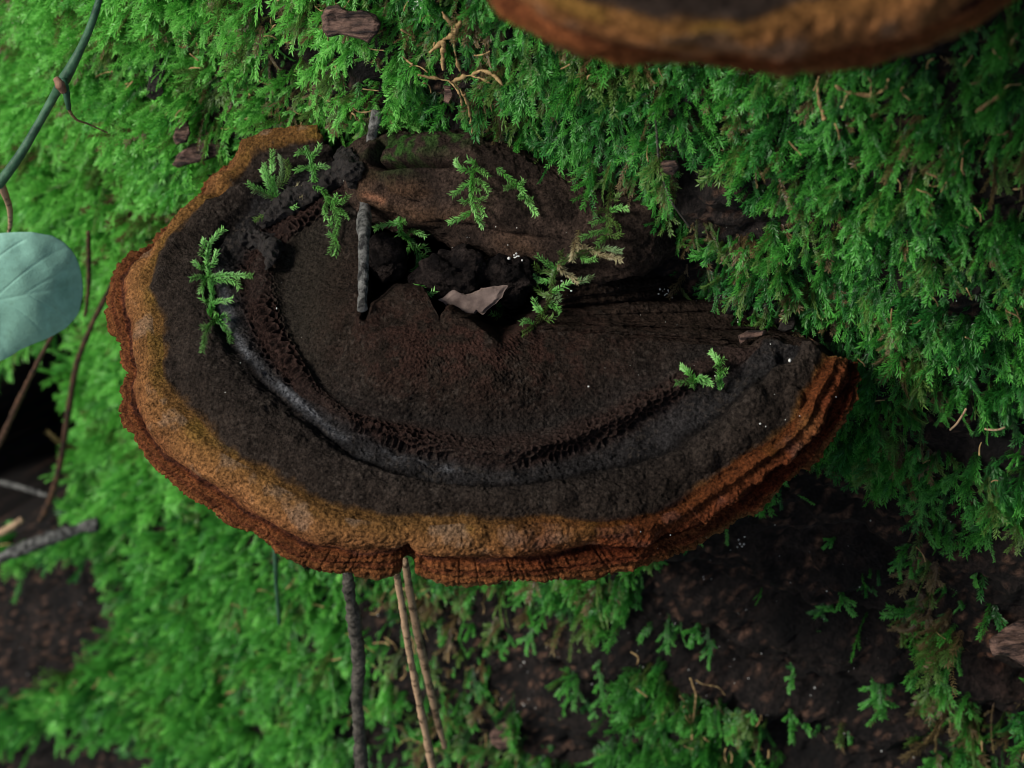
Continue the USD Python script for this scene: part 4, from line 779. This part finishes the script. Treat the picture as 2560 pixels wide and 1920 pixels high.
chip('pinkish brown wood crumb on the dark wood right of the dry stems', np.array([(1222, 1838), (1240, 1815), (1262, 1804), (1288, 1815), (1296, 1840), (1280, 1868), (1250, 1874), (1228, 1860)]), .006, 'bark_chip', .010, 9, amp=.002)
chip('weathered brown wood flake with upright grain on the trunk at the right edge', np.array([(2470, 1600), (2510, 1570), (2560, 1545), (2620, 1560), (2620, 1680), (2560, 1668), (2520, 1640), (2480, 1640)]), .006, 'bark_chip', .007, 10, amp=.002, name='wood_flake', category='wood flake')
chip('pale brown papery flake caught at the edge of the moss right of the old knob', np.array([(1640, 412), (1662, 402), (1690, 400), (1700, 418), (1684, 436), (1655, 440), (1642, 432)]), .002, 'bark_chip', .010, 11)

# pale specks of lichen and grit
import trimesh
ico = trimesh.creation.icosphere(1, 1.0); sp = []
zones_s = [((1380, 700, 1950, 1000), 16), ((1100, 560, 1480, 780), 16), ((560, 620, 1300, 1200), 5), ((1500, 1300, 2400, 1900), 80), ((1250, 1500, 1500, 1800), 16), ((900, 1500, 1250, 1900), 6), ((1900, 820, 2100, 1100), 8), ((1700, 250, 2500, 800), 16), ((0, 1430, 250, 1900), 16)]
for (x0, y0, x1, y1), n in zones_s:
    for _ in range(n):
        q = on_surface([(lr.uniform(x0, x1), lr.uniform(y0, y1))], .0006)[0]; rr = abs(lr.normal(0, .00010)) + .00005
        sp.append((np.array(ico.vertices) * rr * lr.uniform(.6, 1.3, 3) + q, np.array(ico.faces)))
for (x, y), n in (((1290, 645), 14), ((1662, 727), 10), ((838, 447), 10), ((1050, 5), 26), ((875, 62), 5), ((1310, 1760), 6), ((1845, 1360), 8), ((380, 180), 8)):
    for _ in range(n):
        q = on_surface([(x + lr.normal(0, 9), y + lr.normal(0, 8))], .0012 if y > 70 else .012)[0]; rr = lr.uniform(.0001, .00028)
        sp.append((np.array(ico.vertices) * rr * lr.uniform(.5, 1.6, 3) + q, np.array(ico.faces)))
tag(stage.GetPrimAtPath(mesh('pale_specks', *join(sp), 'white_speck')), 'tiny whitish specks of grit and lichen on fungus and dark wood', 'specks', kind='stuff')

# rounded leaf at the left edge
attr_mat('leaf_skin', rough=0.5, bump=0.35, bscale=700.0, bdist=0.0005, var=0.12, vscale=260.0, spec=0.4)
lo = np.array([(-190, 700), (-150, 630), (-70, 592), (0, 583), (60, 580), (125, 588), (172, 618), (200, 668), (208, 722), (200, 772), (170, 815), (120, 845), (60, 870), (0, 903), (-80, 920), (-160, 880), (-195, 790)], float)
lo = resample(np.vstack([lo, lo[:1]]), 240)[:-1]; lc = np.array([10.0, 745.0]); L3, LP = [], []
veins = [resample(v, 20) for v in ([(-195, 800), (-90, 772), (10, 748), (110, 728), (205, 716)], [(-110, 778), (-60, 700), (0, 640), (60, 600)], [(-20, 754), (50, 690), (120, 640), (160, 622)], [(60, 738), (120, 700), (180, 680)],
                                           [(-100, 776), (-40, 820), (10, 870), (20, 895)], [(0, 750), (60, 785), (110, 835)], [(70, 736), (120, 765), (175, 800)])]
for s_ in np.linspace(0, 1, 70):
    q = lc + (lo - lc) * s_ + 2.0 * s_ ** 6 * (np.stack([noise(np.c_[lo / 16, 0 * lo[:, :1] + k]) for k in (3, 4)], -1) - .5)
    vd = np.min([np.exp(-(line_dist(q, v) / (4.5 if k == 0 else 3.0)) ** 2) * -1 for k, v in enumerate(veins)], 0)
    dz = .64 + .00008 * (q[:, 1] - 745) - .005 * (1 - s_ ** 2) + .007 * np.abs((q[:, 0] - lc[0]) / 220) ** 2 - .00015 * vd + .0030 * (fbm(np.c_[q / 90, 0 * q[:, :1]], 2, 8) - .5)
    L3.append(at_depth(q, dz)); LP.append(np.c_[q, vd])
L3 = np.array(L3).transpose(1, 0, 2); LP = np.array(LP).transpose(1, 0, 2); n1, m1 = L3.shape[:2]
lcol = np.array([.22, .43, .33]) * (1 + .30 * (fbm(np.c_[LP[..., :2].reshape(-1, 2) / 45, np.zeros(n1 * m1)], 4, 12)[:, None] - .5)) * (1 - .05 * LP[..., 2:].reshape(-1, 1))
spots = sstep(.70, .76, fbm(np.c_[LP[..., :2].reshape(-1, 2) / 14, np.zeros(n1 * m1)], 3, 14))[:, None]; lcol = lcol + (np.array([.16, .30, .20]) - lcol) * spots * .25
Nl = nrm(CAM - L3.mean((0, 1))); tv_ = np.vstack([L3.reshape(-1, 3), L3.reshape(-1, 3) - Nl * .0004])
ff = grid_faces(n1, m1, True); rim = np.arange(n1) * m1 + m1 - 1; rim2 = np.roll(rim, -1); o_ = n1 * m1
fr = np.vstack([np.stack([rim, rim2, rim2 + o_], 1), np.stack([rim, rim2 + o_, rim + o_], 1)])
tag(stage.GetPrimAtPath(mesh('leaf', tv_, np.vstack([ff, ff[:, ::-1] + o_, fr]), 'leaf_skin', attrs={'col': np.vstack([lcol, lcol])})), 'rounded blue-green leaf entering from the left edge', 'leaf')
